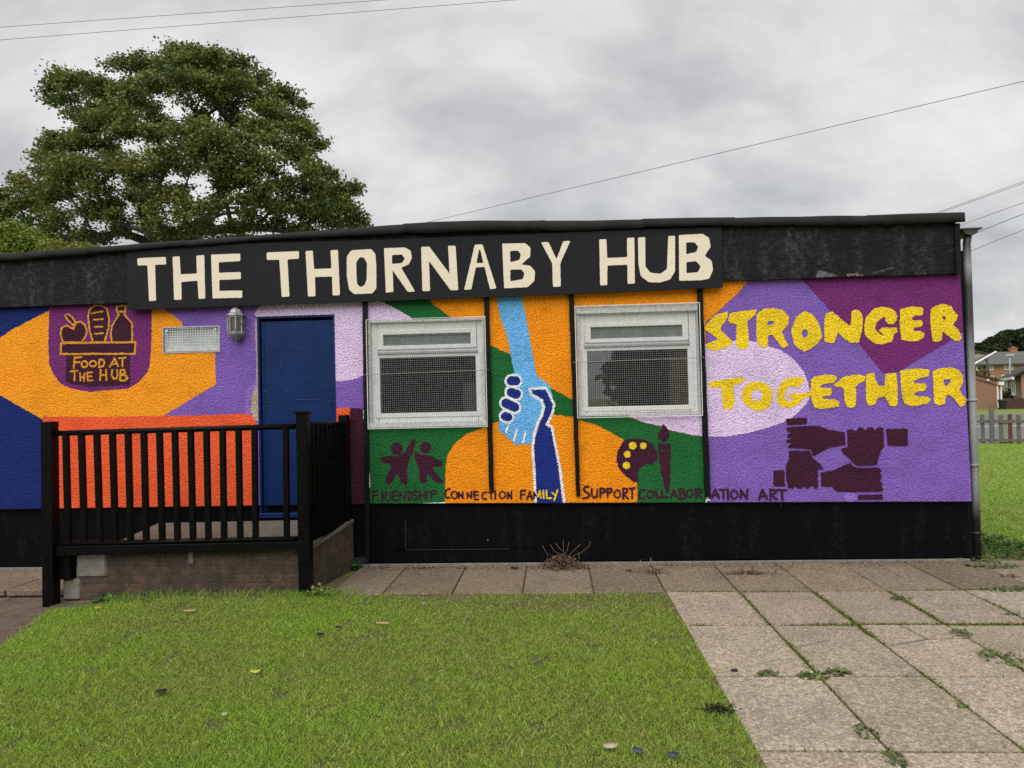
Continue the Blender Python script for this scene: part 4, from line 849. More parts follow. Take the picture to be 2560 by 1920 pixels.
# ---------------------------------------------------------------- lantern
lc = W(585, 812, -.09); L0 = Vector((lc[0], 0, 0)); zl = lambda y: float(W(585, y, -.09)[2])
ln = thing('wall_lantern', 'silver half lantern fixed to the purple wall left of the blue door', 'lamp', (float(lc[0]), -.0, zl(835)))
cx_, cy_ = float(lc[0]), -.045
H6 = dict(n=8, a0=math.pi, a1=2*math.pi+1e-3, smooth=False)
rot = math.pi/8
b = MB(); b.lathe((cx_, cy_, 0), [(.094, zl(789)), (.092, zl(787)), (.070, zl(782)), (.058, zl(775)), (.030, zl(769)), (.008, zl(767))], 8, rot, rot+2*math.pi, False); b.build('cap', 'silver', ln)
b = MB(); b.lathe((cx_, cy_, 0), [(.008, zl(768)), (.007, zl(766)), (.012, zl(764.5)), (.008, zl(763)), (0, zl(762.6))], 10); b.build('finial', 'silver', ln)
b = MB(); b.lathe((cx_, cy_, 0), [(.072, zl(790)), (.072, zl(829))], 8, rot, rot+2*math.pi, False); b.build('lamp_pane', 'lamp_glass', ln)
b = MB()
for k in range(8):
    an = rot+k*math.pi/4; x, y = cx_+.076*math.cos(an), cy_+.076*math.sin(an); b.bar((x, y, zl(789.5)), (x, y, zl(833)), .014, .012)
for za_, zb2 in ((zl(793), zl(789)), (zl(834), zl(829))): b.lathe((cx_, cy_, 0), [(.070, za_), (.080, za_), (.080, zb2), (.070, zb2)], 8, rot, rot+2*math.pi, False)
b.build('cage', 'silver', ln)
b = MB(); b.lathe((cx_, cy_, 0), [(.080, zl(834)), (.072, zl(838)), (.052, zl(845)), (.034, zl(849)), (.012, zl(852)), (.008, zl(854)), (.012, zl(856)), (.007, zl(858)), (0, zl(858.3))], 8, rot, rot+2*math.pi, False); b.build('bowl', 'silver', ln)
b = MB(); b.box(cx_-.05, cx_+.05, -.03, -.016, zl(838), zl(785)); b.build('back_plate', 'silver', ln)
# ---------------------------------------------------------------- landing and railing
ld = thing('entrance_landing', 'low brick landing with concrete steps in front of the blue door', 'landing', (-3.0, -.45, 0))
YLF = -.86; b = MB()
b.hexa([(-3.935, YLF, -.14), (-2.125, YLF, -.05), (-1.99, -.03, -.05), (-3.935, -.03, -.14), (-3.935, YLF, .355), (-2.125, YLF, .345), (-1.99, -.03, .435), (-3.935, -.03, .42)]); b.build('brick_wall', 'old_brick', ld)
b = MB(); b.hexa([(-3.945, YLF-.012, .357), (-2.113, YLF-.012, .347), (-1.978, -.03, .437), (-3.945, -.03, .422), (-3.945, YLF-.012, .392), (-2.113, YLF-.012, .384), (-1.978, -.03, .474), (-3.945, -.03, .458)]); b.build('landing_slab', 'landing_top', ld, bevel=.006)
b = MB(); b.box(-4.21, -3.94, YLF-.01, -.06, .132, .325); b.build('step', 'concrete', ld, bevel=.016)
b = MB(); b.box(-4.335, -4.18, YLF-.008, -.06, -.06, .118); b.build('step', 'concrete', ld, bevel=.012)
b = MB(); b.box(-4.179, -3.936, YLF+.002, -.07, -.14, .131); b.build('step_base', 'old_brick', ld)
b = MB(); q = W(478, 1390, YLF); b.box(q[0]-.022, q[0]+.022, YLF-.012, YLF-.0005, .245, .345); b.build('repair_block', 'concrete', ld, bevel=.003)
rl = thing('railing', 'black timber railing with square balusters along the entrance landing', 'railing', (-3.1, -.93, 0))
YR = -.93
def post(x, y, z0, z1, w=.098, cap=True, dx=0.):
    b = MB(); b.hexa([(x-w/2+dx, y-w/2, z0), (x+w/2+dx, y-w/2, z0), (x+w/2+dx, y+w/2, z0), (x-w/2+dx, y+w/2, z0), (x-w/2, y-w/2, z1), (x+w/2, y-w/2, z1), (x+w/2, y+w/2, z1), (x-w/2, y+w/2, z1)])
    p = b.build('post', 'rail_black', rl, bevel=.004)
    if cap: b = MB(); b.box(x-w/2-.012, x+w/2+.012, y-w/2-.012, y+w/2+.012, z1, z1+.02); b.build('post_cap', 'rail_black', p, bevel=.004)
xl_, xr_ = float(W(125, 1200, YR)[0])+.002, float(W(761, 1200, YR)[0])
post(xl_, YR, -.16, 1.50, cap=False); post(xr_, YR, -.06, 1.525)
yb_ = -.075; xb_ = float(W(862, 1150, yb_)[0]); post(xb_, yb_, .45, 1.485, .09, cap=False)
zt0, zt1 = float(W(143, 1080, YR)[2]), float(W(745, 1062, YR)[2]); zb0, zb1 = float(W(142, 1356, YR)[2]), float(W(745, 1343, YR)[2])
b = MB(); b.tube([(xl_+.049, YR, zt0-.012), (xr_-.049, YR, zt1-.012)], .024, 10); b.build('top_rail', 'rail_black', rl)
b = MB(); b.tube([(xl_+.049, YR, zb0-.012), (xr_-.049, YR, zb1-.012)], .022, 10); b.build('bottom_rail', 'rail_black', rl)
b = MB(); b.hexa([(xl_+.049, YR-.022, zb0-.115), (xr_-.049, YR-.022, zb1-.098), (xr_-.049, YR+.022, zb1-.098), (xl_+.049, YR+.022, zb0-.115), (xl_+.049, YR-.022, zb0-.034), (xr_-.049, YR-.022, zb1-.034), (xr_-.049, YR+.022, zb1-.034), (xl_+.049, YR+.022, zb0-.034)]); b.build('kick_board', 'rail_black', rl, bevel=.003)
for xt, xb in ((381, 393), (471, 486), (560, 576), (650, 664), (740, 752), (831, 842), (921, 934), (1010, 1022), (1101, 1111), (1192, 1200), (1285, 1290), (1377, 1383), (1469, 1472), (1650, 1651)):
    A, B = W(xt/2.304, 1150, YR), W(xb/2.304, 1300, YR); t = (float(A[0])-xl_)/(xr_-xl_); za_, zb2 = zb0+(zb1-zb0)*t-.005, zt0+(zt1-zt0)*t-.015
    b = MB(); b.bar((B[0], YR, za_), (A[0], YR, zb2), .042, .042, (0, 1, 0)); b.build('baluster', 'rail_black', rl)
b = MB(); b.box(xl_+.05, xl_+.155, YR+.02, YR+.11, .125, zb0-.116); b.build('packing_block', 'rail_black', rl, bevel=.003)
s0, s1 = Vector((xr_+.03, YR+.05, 0)), Vector((xb_, yb_-.045, 0))
za0, za1, zc0, zc1 = float(W(779, 1058, YR)[2])-.012, float(W(862, 1057, yb_)[2])-.012, float(W(777, 1336, YR+.05)[2]), float(W(872, 1296, yb_)[2])
b = MB(); b.tube([(s0.x, s0.y, za0), (s1.x, s1.y, za1)], .024, 10); b.build('top_rail', 'rail_black', rl)
b = MB(); b.bar((s0.x, s0.y, zc0-.03), (s1.x, s1.y, zc1-.03), .045, .05); b.build('bottom_rail', 'rail_black', rl)
for k in range(8):
    t = .06+k*.125; p = s0.lerp(s1, t); b = MB(); b.box(p.x-.021, p.x+.021, p.y-.021, p.y+.021, zc0+(zc1-zc0)*t-.01, za0+(za1-za0)*t-.01); b.build('baluster', 'rail_black', rl)
# ---------------------------------------------------------------- grass
def blades(pts, hmin, hmax, width, cols, seed, lean=.6, single=False):
    r = np.random.default_rng(seed); n = len(pts); h = r.uniform(hmin, hmax, n)*np.where(r.random(n) < .06, 1.5, 1); an = r.uniform(0, 2*np.pi, n); w = width*r.uniform(.6, 1.3, n)
    d = np.stack([np.cos(an), np.sin(an), np.zeros(n)], 1); la = r.uniform(0, 2*np.pi, n); le = h*r.uniform(.1, 1, n)*lean*1.6; L = np.stack([np.cos(la)*le, np.sin(la)*le, h], 1)
    V = np.empty((n, 4, 3)); V[:, 0] = pts-d*w[:, None]/2; V[:, 1] = pts+d*w[:, None]/2; mid = pts+L*np.array([.42, .42, .62]); V[:, 2] = pts+L; V[:, 3] = mid
    if single: V[:, 2] = pts+L+d*w[:, None]*.12; V[:, 3] = pts+L-d*w[:, None]*.12; return V, cols
    V2 = V.copy(); V2[:, 0] = V[:, 0]; V2[:, 1] = V[:, 1]; V2[:, 2] = mid+d*w[:, None]*.38; V2[:, 3] = mid-d*w[:, None]*.38
    T = np.empty((n, 4, 3)); T[:, 0] = V2[:, 3]; T[:, 1] = V2[:, 2]; T[:, 2] = pts+L+d*w[:, None]*.05; T[:, 3] = pts+L-d*w[:, None]*.05
    return np.concatenate([V2, T]), np.concatenate([cols, cols])
def smooth_noise(x, y, s, seed):
    r = np.random.default_rng(seed); g = r.random((64, 64)); u, v = x*s+31.7, y*s+17.3; i, j = np.floor(u).astype(int), np.floor(v).astype(int); a_, b_ = u-i, v-j; a_ = a_*a_*(3-2*a_); b_ = b_*b_*(3-2*b_)
    q = lambda ii, jj: g[ii % 64, jj % 64]
    return (q(i, j)*(1-a_)+q(i+1, j)*a_)*(1-b_)+(q(i, j+1)*(1-a_)+q(i+1, j+1)*a_)*b_
def grass_cols(x, y, r):
    n1_, n2_, n3_ = smooth_noise(x, y, .9, 1), smooth_noise(x, y, 2.6, 2), smooth_noise(x, y, 9, 3)
    f = np.clip(-.05+.75*n1_+.55*n2_+.45*(n3_-.5), 0, 1)[:, None]
    lush, dull, straw, dark = np.array([.29, .455, .042]), np.array([.285, .34, .065]), np.array([.54, .49, .20]), np.array([.13, .20, .026])
    c = lush*f+dull*(1-f); k = r.random(len(x))
    sp = .02+.12*(1-f[:, 0]); c = np.where((k < sp)[:, None], straw, c); c = np.where((k > .82)[:, None], dark, c)
    return c*r.uniform(.5, 1.45, (len(x), 1))*r.uniform(.92, 1.08, (len(x), 3))
r = np.random.default_rng(11)
N = 1000000; x = r.uniform(-6.0, .88, N); y = -.93-4.6*r.random(N)**.85
keep = (x < .885+.025*np.sin(y*9)+.02*np.sin(y*23+1)+r.normal(0, .016, N)) & (x > lawn_edge(y)+r.normal(0, .035, N)-.0) & ((x > -1.9) | (y < -1.06+r.normal(0, .02, N)) | ((x > -2.05) & (y < -.95)))
keep &= (y < -.985+r.normal(0, .018, N)) | (x < -1.9)
bare = (smooth_noise(x, y, 5.5, 9)+.4*smooth_noise(x, y, 19, 8) > 1.08) & (r.random(N) < .75); keep &= ~bare
wallb = np.clip((y+1.85)/.7, 0, 1)*np.clip((x+1.7)/.5, 0, 1)*np.clip(smooth_noise(x, y, 3.2, 55)*1.9-.25, 0, 1); keep &= r.random(N) > wallb*.85
x, y = x[keep], y[keep]; pts = np.stack([x, y, gz(x, y)-.006], 1); hs = 1.
V, T = blades(pts, .008, .020, .0034, grass_cols(x, y, r), 12, 1.5, True)
g_ = np_mesh('grass', V, 4, T, 'grass_blade'); tag(g_, 'short patchy mown lawn grass in front of the painted hut', 'grass', kind='stuff')
N = 160000; x = 3.98+12*r.random(N)**1.25; y = -.4+14.4*r.random(N)**1.5; k = (y > (.25+.3*np.sin(x*3)) - .0) & (y < 13.9) & ~((x < 4.02))
x, y = x[k], y[k]; V, T = blades(np.stack([x, y, np.full(len(x), -.022)], 1), 0.015, .04, .008, grass_cols(x, y, r)*np.array([1.0, 1.1, .9]), 13, 1.2)
tag(np_mesh('grass', V, 4, T, 'grass_blade'), 'bright green lawn grass beside the hut, up to the wooden fence', 'grass', kind='stuff')
sheet('side_lawn', 3.9, 40, .15, 14.6, 'far_turf', -.018)
# longer grass along the landing and around the posts
N = 1500; x = np.concatenate([r.uniform(-3.9, -2.0, N), r.normal(xr_+.12, .13, 900), r.normal(-1.85, .12, 260)]); y = np.concatenate([-.9-.16*r.random(N)**1.5, r.normal(-.98, .06, 900), r.normal(-.93, .05, 260)])
V, T = blades(np.stack([x, y, gz(x, y)-.01], 1), 0.015, .06, .004, grass_cols(x, y, r)*np.array([.8, .95, .8]), 14, .9)
tag(np_mesh('long_grass', V, 4, T, 'grass_blade'), 'longer uncut grass along the foot of the brick landing', 'grass', kind='stuff')
# moss and small growth in the paving joints
pts = []
for k in range(0, 8):
    xx = XJ(k)
    if k:
        n_ = 3200; yy = r.uniform(-5, -1.0, n_); den = smooth_noise(np.full(n_, xx), yy, 2.2, 20+k); s_ = r.random(n_) < np.clip((den-.22)*2.0, 0.08, 1)
        pts.append(np.stack([xx+r.normal(0, .010, n_), yy], 1)[s_])
for j, yy in enumerate(ROWS[1:6]):
    n_ = 4200; xx = r.uniform(.9, 5, n_); den = smooth_noise(xx, np.full(n_, yy), 1.8, 40+j); s_ = r.random(n_) < np.clip((den-.45)*2.0, .02, .8); pts.append(np.stack([xx, yy+r.normal(0, .009, n_)], 1)[s_])
pts = np.concatenate(pts); x, y = pts[:, 0], pts[:, 1]
V, T = blades(np.stack([x, y, np.full(len(x), -.004)], 1), .006, .024, .008, grass_cols(x, y, r)*np.array([.52, .45, .6]), 15, 1.)
tag(np_mesh('joint_moss', V, 4, T, 'grass_blade'), 'moss and fine grass growing in the paving joints', 'moss', kind='stuff')
# ---------------------------------------------------------------- leaf based plants
def leafset(cent, size, r, flat=.5, col=None, up=.0):
    n = len(cent); nrm = r.normal(0, 1, (n, 3)); nrm[:, 2] = np.abs(nrm[:, 2])*(1+up)+up; nrm /= np.linalg.norm(nrm, axis=1)[:, None]
    t = np.cross(nrm, r.normal(0, 1, (n, 3))); t /= np.linalg.norm(t, axis=1)[:, None]; s = np.cross(nrm, t); L = (size*r.uniform(.6, 1.25, n))[:, None]
    V = np.empty((n, 4, 3)); V[:, 0] = cent-t*L*.5; V[:, 1] = cent+s*L*flat*.6-nrm*L*.08; V[:, 2] = cent+t*L*.5; V[:, 3] = cent-s*L*flat*.6-nrm*L*.08
    return V
def weed(name, label, cat, loc, rx, ry, h, n, size, col, group=None, seed=0):
    r = np.random.default_rng(seed+100); a_ = r.uniform(0, 2*np.pi, n); q = np.sqrt(r.random(n)); c = np.stack([loc[0]+rx*q*np.cos(a_), loc[1]+ry*q*np.sin(a_), loc[2]+.006+h*r.random(n)*(1-.6*q)], 1)
    V = leafset(c, size, r, .55, up=.9); T = np.array(col)*r.uniform(.65, 1.35, (n, 1))*r.uniform(.9, 1.1, (n, 3)); return tag(np_mesh(name, V, 4, T, 'leaf', loc=loc), label, cat, group)
W5 = lambda x, y, z=0.: tuple(float(v) for v in G(1600+x/2.304, 1300+y/2.304, z))
gcol = (.13, .165, .055); GW = 'weeds growing in the paving joints'
for i, (x, y, rx, ry, h, n, s, lab) in enumerate((
    (735, 892, .075, .05, .03, 70, .035, 'small round weed in the middle of the slab row, beside the black scrap'),
    (1000, 912, .10, .06, .03, 60, .05, 'wilting weed with long pale leaves at a slab corner near the lawn'),
    (1125, 888, .11, .045, .04, 60, .055, 'broad leaved weed just right of the wilting weed'),
    (1850, 662, .09, .09, .04, 70, .035, 'leafy weed in the third joint, right of the cracked slab'),
    (2090, 800, .16, .16, .05, 150, .035, 'spreading weed in the joint at the right edge of the picture'),
    (1510, 458, .11, .05, .04, 60, .035, 'low weed where the wall row of slabs meets the second row'),
    (2120, 408, .28, .07, .06, 190, .04, 'largest clump of dark weed, at the right end of the wall row joint'),
    (1300, 1240, .07, .10, .03, 60, .035, 'weed in the joint in the lower part of the paving'),
    (1470, 1392, .06, .10, .03, 50, .04, 'bright weed at the bottom edge of the paving'),
    (1862, 1082, .045, .04, .03, 30, .03, 'tiny weed in the second joint from the lower right'),
    (2150, 548, .07, .03, .03, 34, .03, 'small weed in the joint between the big weed clump and the spreading weed'),
    (2140, 332, .12, .05, .04, 60, .035, 'weed in the corner joint beyond the downpipe'),
    (2040, 272, .30, .10, .05, 130, .05, 'patch of pale weed by the foot of the downpipe'),
    (1980, 230, .16, .20, .09, 150, .05, 'dark leafy weed touching the foot of the downpipe'))):
    weed('weed', lab, 'weed', W5(x, y), rx*.8, ry*.8, h*.8, int(n*.8), s*.8, gcol, GW, i)
weed('weed', 'strip of dark weed along the edge of the side lawn by the downpipe', 'weed', (4.35, .6, 0), .35, .55, .12, 420, .06, (.05, .10, .02), GW, 40)
W6 = lambda x, y, z=0.: tuple(float(v) for v in G(x/2.4578, 1400+y/2.4578, z))
weed('weed', 'tall leafy weed clump right of the black corner post', 'weed', (xr_+.14, -.99, 0), .13, .07, .10, 80, .045, (.15, .19, .06), GW, 41)
weed('weed', 'green rosette at the foot of the brick landing corner', 'weed', W6(2165, 50), .09, .06, .07, 60, .06, (.06, .13, .03), GW, 42)
weed('weed', 'leafy weed at the left end of the brick landing', 'weed', (-3.92, -.93, -.09), .10, .05, .10, 60, .06, (.06, .12, .03), GW, 43)
# dead weeds pulled up against the wall
def debris(name, label, loc, rx, ry, h, n, twigs, seed, group=None, cat='dead weeds', pal=((.10, .065, .04), (.17, .115, .07), (.06, .042, .03), (.24, .18, .11))):
    r = np.random.default_rng(seed); q = np.abs(r.normal(0, .45, n)); a_ = r.uniform(0, 2*np.pi, n); c = np.stack([loc[0]+rx*q*np.cos(a_), loc[1]+ry*q*np.sin(a_), loc[2]+.006+h*r.random(n)**1.3*np.exp(-q*q*2)], 1)
    V = leafset(c, .03, r, .28); T = np.array([pal[i] for i in r.integers(0, len(pal), n)])*r.uniform(.7, 1.3, (n, 1)); VV, TT = [V], [T]
    for _ in range(twigs):
        p = np.array([loc[0]+r.normal(0, rx*.3), loc[1]+r.normal(0, ry*.25), loc[2]+h*r.uniform(.1, .7)]); d = np.array([r.normal(0, 1), -abs(r.normal(0, .4)), abs(r.normal(.45, .5))]); d /= np.linalg.norm(d); L = r.uniform(.05, .16); w = r.uniform(.0012, .0028); side = np.array([0, 0, w]) if abs(d[2]) < .6 else np.array([w, 0, 0])
        for _k in range(3):
            p2 = p+d*L/3; dep = np.array([0, w, 0]); A = [p-side, p+side, p2+side, p2-side]; VV.append(np.array([[A[0], A[1], A[2], A[3]], [A[0]+dep, A[1]-dep, A[2]-dep, A[3]+dep]])); TT.append(np.array([pal[1], pal[3]])*r.uniform(.8, 1.4)); p = p2; d = d+r.normal(0, .3, 3)+np.array([0, 0, .12]); d /= np.linalg.norm(d)
    return tag(np_mesh(name, np.concatenate(VV), 4, np.concatenate(TT), 'dry', loc=loc), label, cat, group)
W4 = lambda x, y, z=0.: tuple(float(v) for v in G(800+x/2.4578, 1300+y/2.4578, z))
p = W4(1490, 285); debris('dead_weed_pile', 'heap of dead brown weeds and roots against the black plinth', (p[0], -.13, .0), .28, .14, .13, 1700, 10, 1)
b = MB(); pp = W4(1490, 285)
for L in ([(1368, 160), (1395, 205), (1405, 240)], [(1415, 150), (1440, 190), (1500, 215)], [(1445, 140), (1470, 170), (1510, 200)], [(1665, 130), (1650, 160), (1610, 190), (1550, 215)], [(1600, 150), (1570, 175), (1520, 220)], [(1495, 120), (1495, 160), (1500, 210)], [(1530, 135), (1520, 180), (1490, 230)]):
    Q = [W(800+x/2.4578, 1300+y/2.4578, -.10) for x, y in L]; b.tube([(q[0], -.10-.02*i, q[2]) for i, q in enumerate(Q)], .0021, 5)
mk('twig', (.16, .105, .07), .9, .3, 30); tag(b.build('twigs', 'twig', loc=(pp[0], -.12, .1)), 'bare curling twigs sticking up out of the dead weed heap', 'twigs')
p = W4(2055, 330); debris('dry_root_clump', 'small clump of dry roots on the slabs right of the heap', p, .16, .07, .05, 160, 18, 2, 'dry litter on the paving')
p = W5(620, 315); debris('dry_root_clump', 'long drift of dry roots lying across a slab joint near the wall', p, .36, .06, .03, 240, 26, 3, 'dry litter on the paving')
p = W4(640, 300); debris('dry_root_clump', 'thin scatter of dry stalks on the slab nearest the landing', p, .14, .05, .012, 60, 8, 4, 'dry litter on the paving')
p = W4(1900, 322); debris('dry_root_clump', 'curled dry leaf scrap between the heap and the root clump', p, .07, .03, .025, 40, 4, 5, 'dry litter on the paving')
n_ = 2600; x = np.concatenate([r.uniform(-1.9, 3.9, n_), r.uniform(1.2, 3.0, 500)]); y = np.concatenate([-.015-.16*r.random(n_)**2, -.1-.5*r.random(500)**1.5]); c = np.stack([x, y, np.full(len(x), .007)], 1)
V = leafset(c, .017, r, .5, up=2.5); pal = np.array([(.09, .065, .045), (.05, .04, .03), (.3, .25, .2), (.16, .11, .07)]); tag(np_mesh('leaf_litter', V, 4, pal[r.integers(0, 4, len(c))], 'dry'), 'crumbs of soil and dead leaf along the foot of the plinth', 'litter', kind='stuff')
# little things lying on lawn and slabs
def scrap(name, label, cat, p, L, w, mat, rot, seed, curl=.12, group=None):
    rr = random.Random(seed); b = MB(); n = 7; top, bo = [], []
    for i in range(n):
        t = i/(n-1)-.5; ww = w*math.sqrt(max(.02, 1-(2*t)**2))*rr.uniform(.75, 1.1); z = .012+curl*w*(2*t)**2+rr.uniform(0, .15)*w
        for sgn in (-1, 1): top.append(b.vert((p[0]+L*.8*t*math.cos(rot)-sgn*ww/2*math.sin(rot), p[1]+L*.8*t*math.sin(rot)+sgn*ww/2*math.cos(rot), p[2]+z+.004*sgn)))
    for v in top: x, y, z = b.v[v]; bo.append(b.vert((x, y, z-.003)))
    for i in range(n-1):
        k = 2*i; b.face((top[k], top[k+2], top[k+3], top[k+1]), True); b.face((bo[k], bo[k+1], bo[k+3], bo[k+2]), True); b.face((top[k], bo[k], bo[k+2], top[k+2])); b.face((top[k+1], top[k+3], bo[k+3], bo[k+1]))
    return tag(b.build(name, mat, loc=p), label, cat, group)
mk('dark_scrap', (.012, .012, .014), .5, .3, 20); mk('dead_leaf', (.30, .20, .12), .8, .4, 40); mk('yellow_leaf', (.42, .25, .04), .7, .3, 40); mk('pale_leaf', (.40, .33, .24), .8, .25, 40); mk('blue_scrap', (.04, .055, .10), .5, .3, 20); mk('straw_stalk', (.36, .28, .15), .9, .25, 30); mk('yellow_green', (.42, .42, .06), .8, .3, 30)
LG = lambda x, y: (lambda q: (q[0], q[1], float(gz(q[0], q[1]))+.012))(W6(x, y)); LC = lambda x, y: (lambda q: (q[0], q[1], .012))(W4(x, y))
for i, (nm, lab, cat, p, L, w, mt_, ro) in enumerate((
    ('plastic_scrap', 'glossy black scrap on the grass near the landing corner', 'scrap', LG(1970, 478), .075, .03, 'dark_scrap', -.3),
    ('plastic_scrap', 'thin black sliver on the grass just above the glossy scrap', 'scrap', LG(2080, 432), .06, .012, 'dark_scrap', 0),
    ('plastic_scrap', 'dull grey scrap on the left part of the lawn', 'scrap', LG(993, 836), .07, .045, 'dark_scrap', .5),
    ('plastic_scrap', 'small black scrap on the slab at the lawn edge', 'scrap', W5(543, 880), .05, .03, 'dark_scrap', .1),
    ('plastic_scrap', 'blue black scrap in the grass near the bottom of the picture, by the paving', 'scrap', LC(2172, 1475), .05, .03, 'blue_scrap', .1),
    ('plastic_scrap', 'grey and white scrap left of the blue black one', 'scrap', LC(1955, 1450), .055, .025, 'blue_scrap', -.4),
    ('fallen_leaf', 'pale lobed dead leaf near the bottom of the lawn', 'leaf', LC(1785, 1422), .08, .035, 'pale_leaf', .1),
    ('fallen_leaf', 'orange leaf at the foot of the brick landing', 'leaf', LG(600, 281), .06, .02, 'yellow_leaf', .15),
    ('fallen_leaf', 'brown leaf on the grass right of the landing, below the slabs', 'leaf', LC(635, 530), .04, .02, 'dead_leaf', .3),
    ('fallen_leaf', 'small rusty leaf standing in the right half of the lawn', 'leaf', LC(1720, 955), .03, .02, 'dead_leaf', 1.2),
    ('fallen_leaf', 'pale bit of leaf in the middle of the left lawn', 'leaf', LG(1380, 973), .035, .016, 'pale_leaf', .7),
    ('dry_stalk', 'straw stalk lying on the grass below the brick wall', 'stalk', LG(1165, 328), .11, .012, 'straw_stalk', .2),
    ('dry_stalk', 'straw stalk on the grass right of the black post', 'stalk', LC(385, 652), .12, .010, 'straw_stalk', -.1),
    ('moss_tuft', 'pale yellow tuft in the grass right of the dull grey scrap', 'tuft', LG(1568, 708), .07, .03, 'yellow_green', .2),
    ('fallen_leaf', 'dark shiny leaf on the slab by the wall, left of the weed heap', 'leaf', W4(1195, 305), .10, .04, 'dark_scrap', -.3))):
    scrap(nm, lab, cat, p, L, w, mt_, ro, i)
p = W5(445, 1100); debris('burnt_patch', 'dark scorched tuft in the grass at the paving edge', p, .12, .07, .02, 160, 6, 9, cat='tuft', pal=((.02, .018, .014), (.035, .03, .02), (.05, .05, .02), (.03, .025, .02)))
# ---------------------------------------------------------------- trees
def grow_tree(name, label, base, fork, lobes, leaf_size, n_leaf, cols, seed, bark='bark', trunk_r=.5, group=None, cl_per=1.0, minr=.03, shell=.55, cat='tree', spread=.25, lmat='leaf'):
    """lobes: (centre xyz, radius, density); branches follow a pipe model towards the lobes and their leaf clusters"""
    r = np.random.default_rng(seed); root = thing(name, label, cat, tuple(base), group)
    nodes = [np.array(base, float)]; par = [-1]; f = np.array(fork, float)
    for k in range(1, 5): nodes.append(nodes[0]+(f-nodes[0])*k/4+np.array([*r.normal(0, .12, 2), 0])*(k < 4)); par.append(len(nodes)-2)
    fk = len(nodes)-1; leaves = []
    def attach(p, wob=.12, stepf=.9):
        P_ = np.array(nodes[fk:]); d = np.linalg.norm(P_-p, axis=1); up = (p[2]-P_[:, 2]); cost = d+np.where(up < -.2, 1.5*np.abs(up), 0)+np.linalg.norm(P_-f, axis=1)*.32
        j = int(np.argmin(cost))+fk; a_ = nodes[j]; L = np.linalg.norm(p-a_); k = max(1, int(L/stepf)); pv_ = j
        bow = np.array([0, 0, L*.10])
        for i in range(1, k+1):
            t = i/k; q = a_+(p-a_)*t+bow*math.sin(math.pi*t)*-1*(.5)+(r.normal(0, wob, 3) if i < k else 0); nodes.append(q); par.append(pv_); pv_ = len(nodes)-1
        return pv_
    order = sorted(lobes, key=lambda L: np.linalg.norm(np.array(L[0])-f)); clus = []
    for c, R, den in order: attach(np.array(c, float)-np.array([0, 0, R*.25]))
    for c, R, den in order:
        c = np.array(c, float); nc = max(4, int(9*den*cl_per*(R/1.0)**1.6))
        for _ in range(nc):
            d = r.normal(0, 1, 3); d /= np.linalg.norm(d); d[2] = d[2]*.75+.12; p = c+d*R*(shell+(1-shell)*r.random()); clus.append((p, R))
    for p, R in clus: attach(p, .06, .6)
    nl = max(3, int(n_leaf/len(clus)))
    for p, R in clus:
        s = spread*min(1.2, R**.5); k = int(nl*r.uniform(.5, 1.5)); leaves.append((p+r.normal(0, 1, (k, 3))*np.array([s, s, s*.55]), p))
    # pipe model radii
    n = len(nodes); wgt = np.zeros(n); ch = [[] for _ in range(n)]
    for i in range(1, n): ch[par[i]].append(i)
    for i in range(n-1, 0, -1):
        if not ch[i]: wgt[i] = 1
        wgt[par[i]] += wgt[i]
    rad_ = trunk_r*(wgt/wgt[0])**.62; rad_ = np.maximum(rad_, minr)
    tr, br = MB(), MB()
    done = set()
    for i in range(1, n):
        if i in done: continue
        if max(ch[par[i]], key=lambda q: wgt[q]) == i and par[i] != 0: continue
        chain = [par[i], i]; rr = [min(rad_[par[i]], rad_[i]*1.25), rad_[i]]
        if par[i] == 0: rr[0] = trunk_r*1.25
        while ch[chain[-1]]:
            nx = max(ch[chain[-1]], key=lambda q: wgt[q]); chain.append(nx); rr.append(rad_[nx])
        (tr if par[i] == 0 else br).tube([nodes[k] for k in chain], rr, 10 if par[i] == 0 else 6, False)
    tk = tr.build('trunk', bark, root); 
    if br.f: br.build('limbs', bark, tk)
    c = np.concatenate([a_ for a_, _ in leaves]); V = leafset(c, leaf_size, r, .75, up=.25)
    tone = np.concatenate([np.full(len(a_), r.random()) for a_, _ in leaves]); cols = np.array(cols); pick = np.clip(tone*(len(cols)-1)+r.normal(0, .45, len(c)), 0, len(cols)-1.001); i = pick.astype(int); fr = (pick-i)[:, None]
    T = (cols[i]*(1-fr)+cols[np.minimum(i+1, len(cols)-1)]*fr)*r.uniform(.84, 1.16, (len(c), 1)); np_mesh('crown', V, 4, T, lmat, parent=root); return root
YTREE = 24.
def tl(x, y, rr, dy=0., den=1.):
    q = W(x/2.304-2, y/2.304+4, YTREE+dy); return (tuple(q), rr/2.304/F*(YTREE+dy+DIST), den)
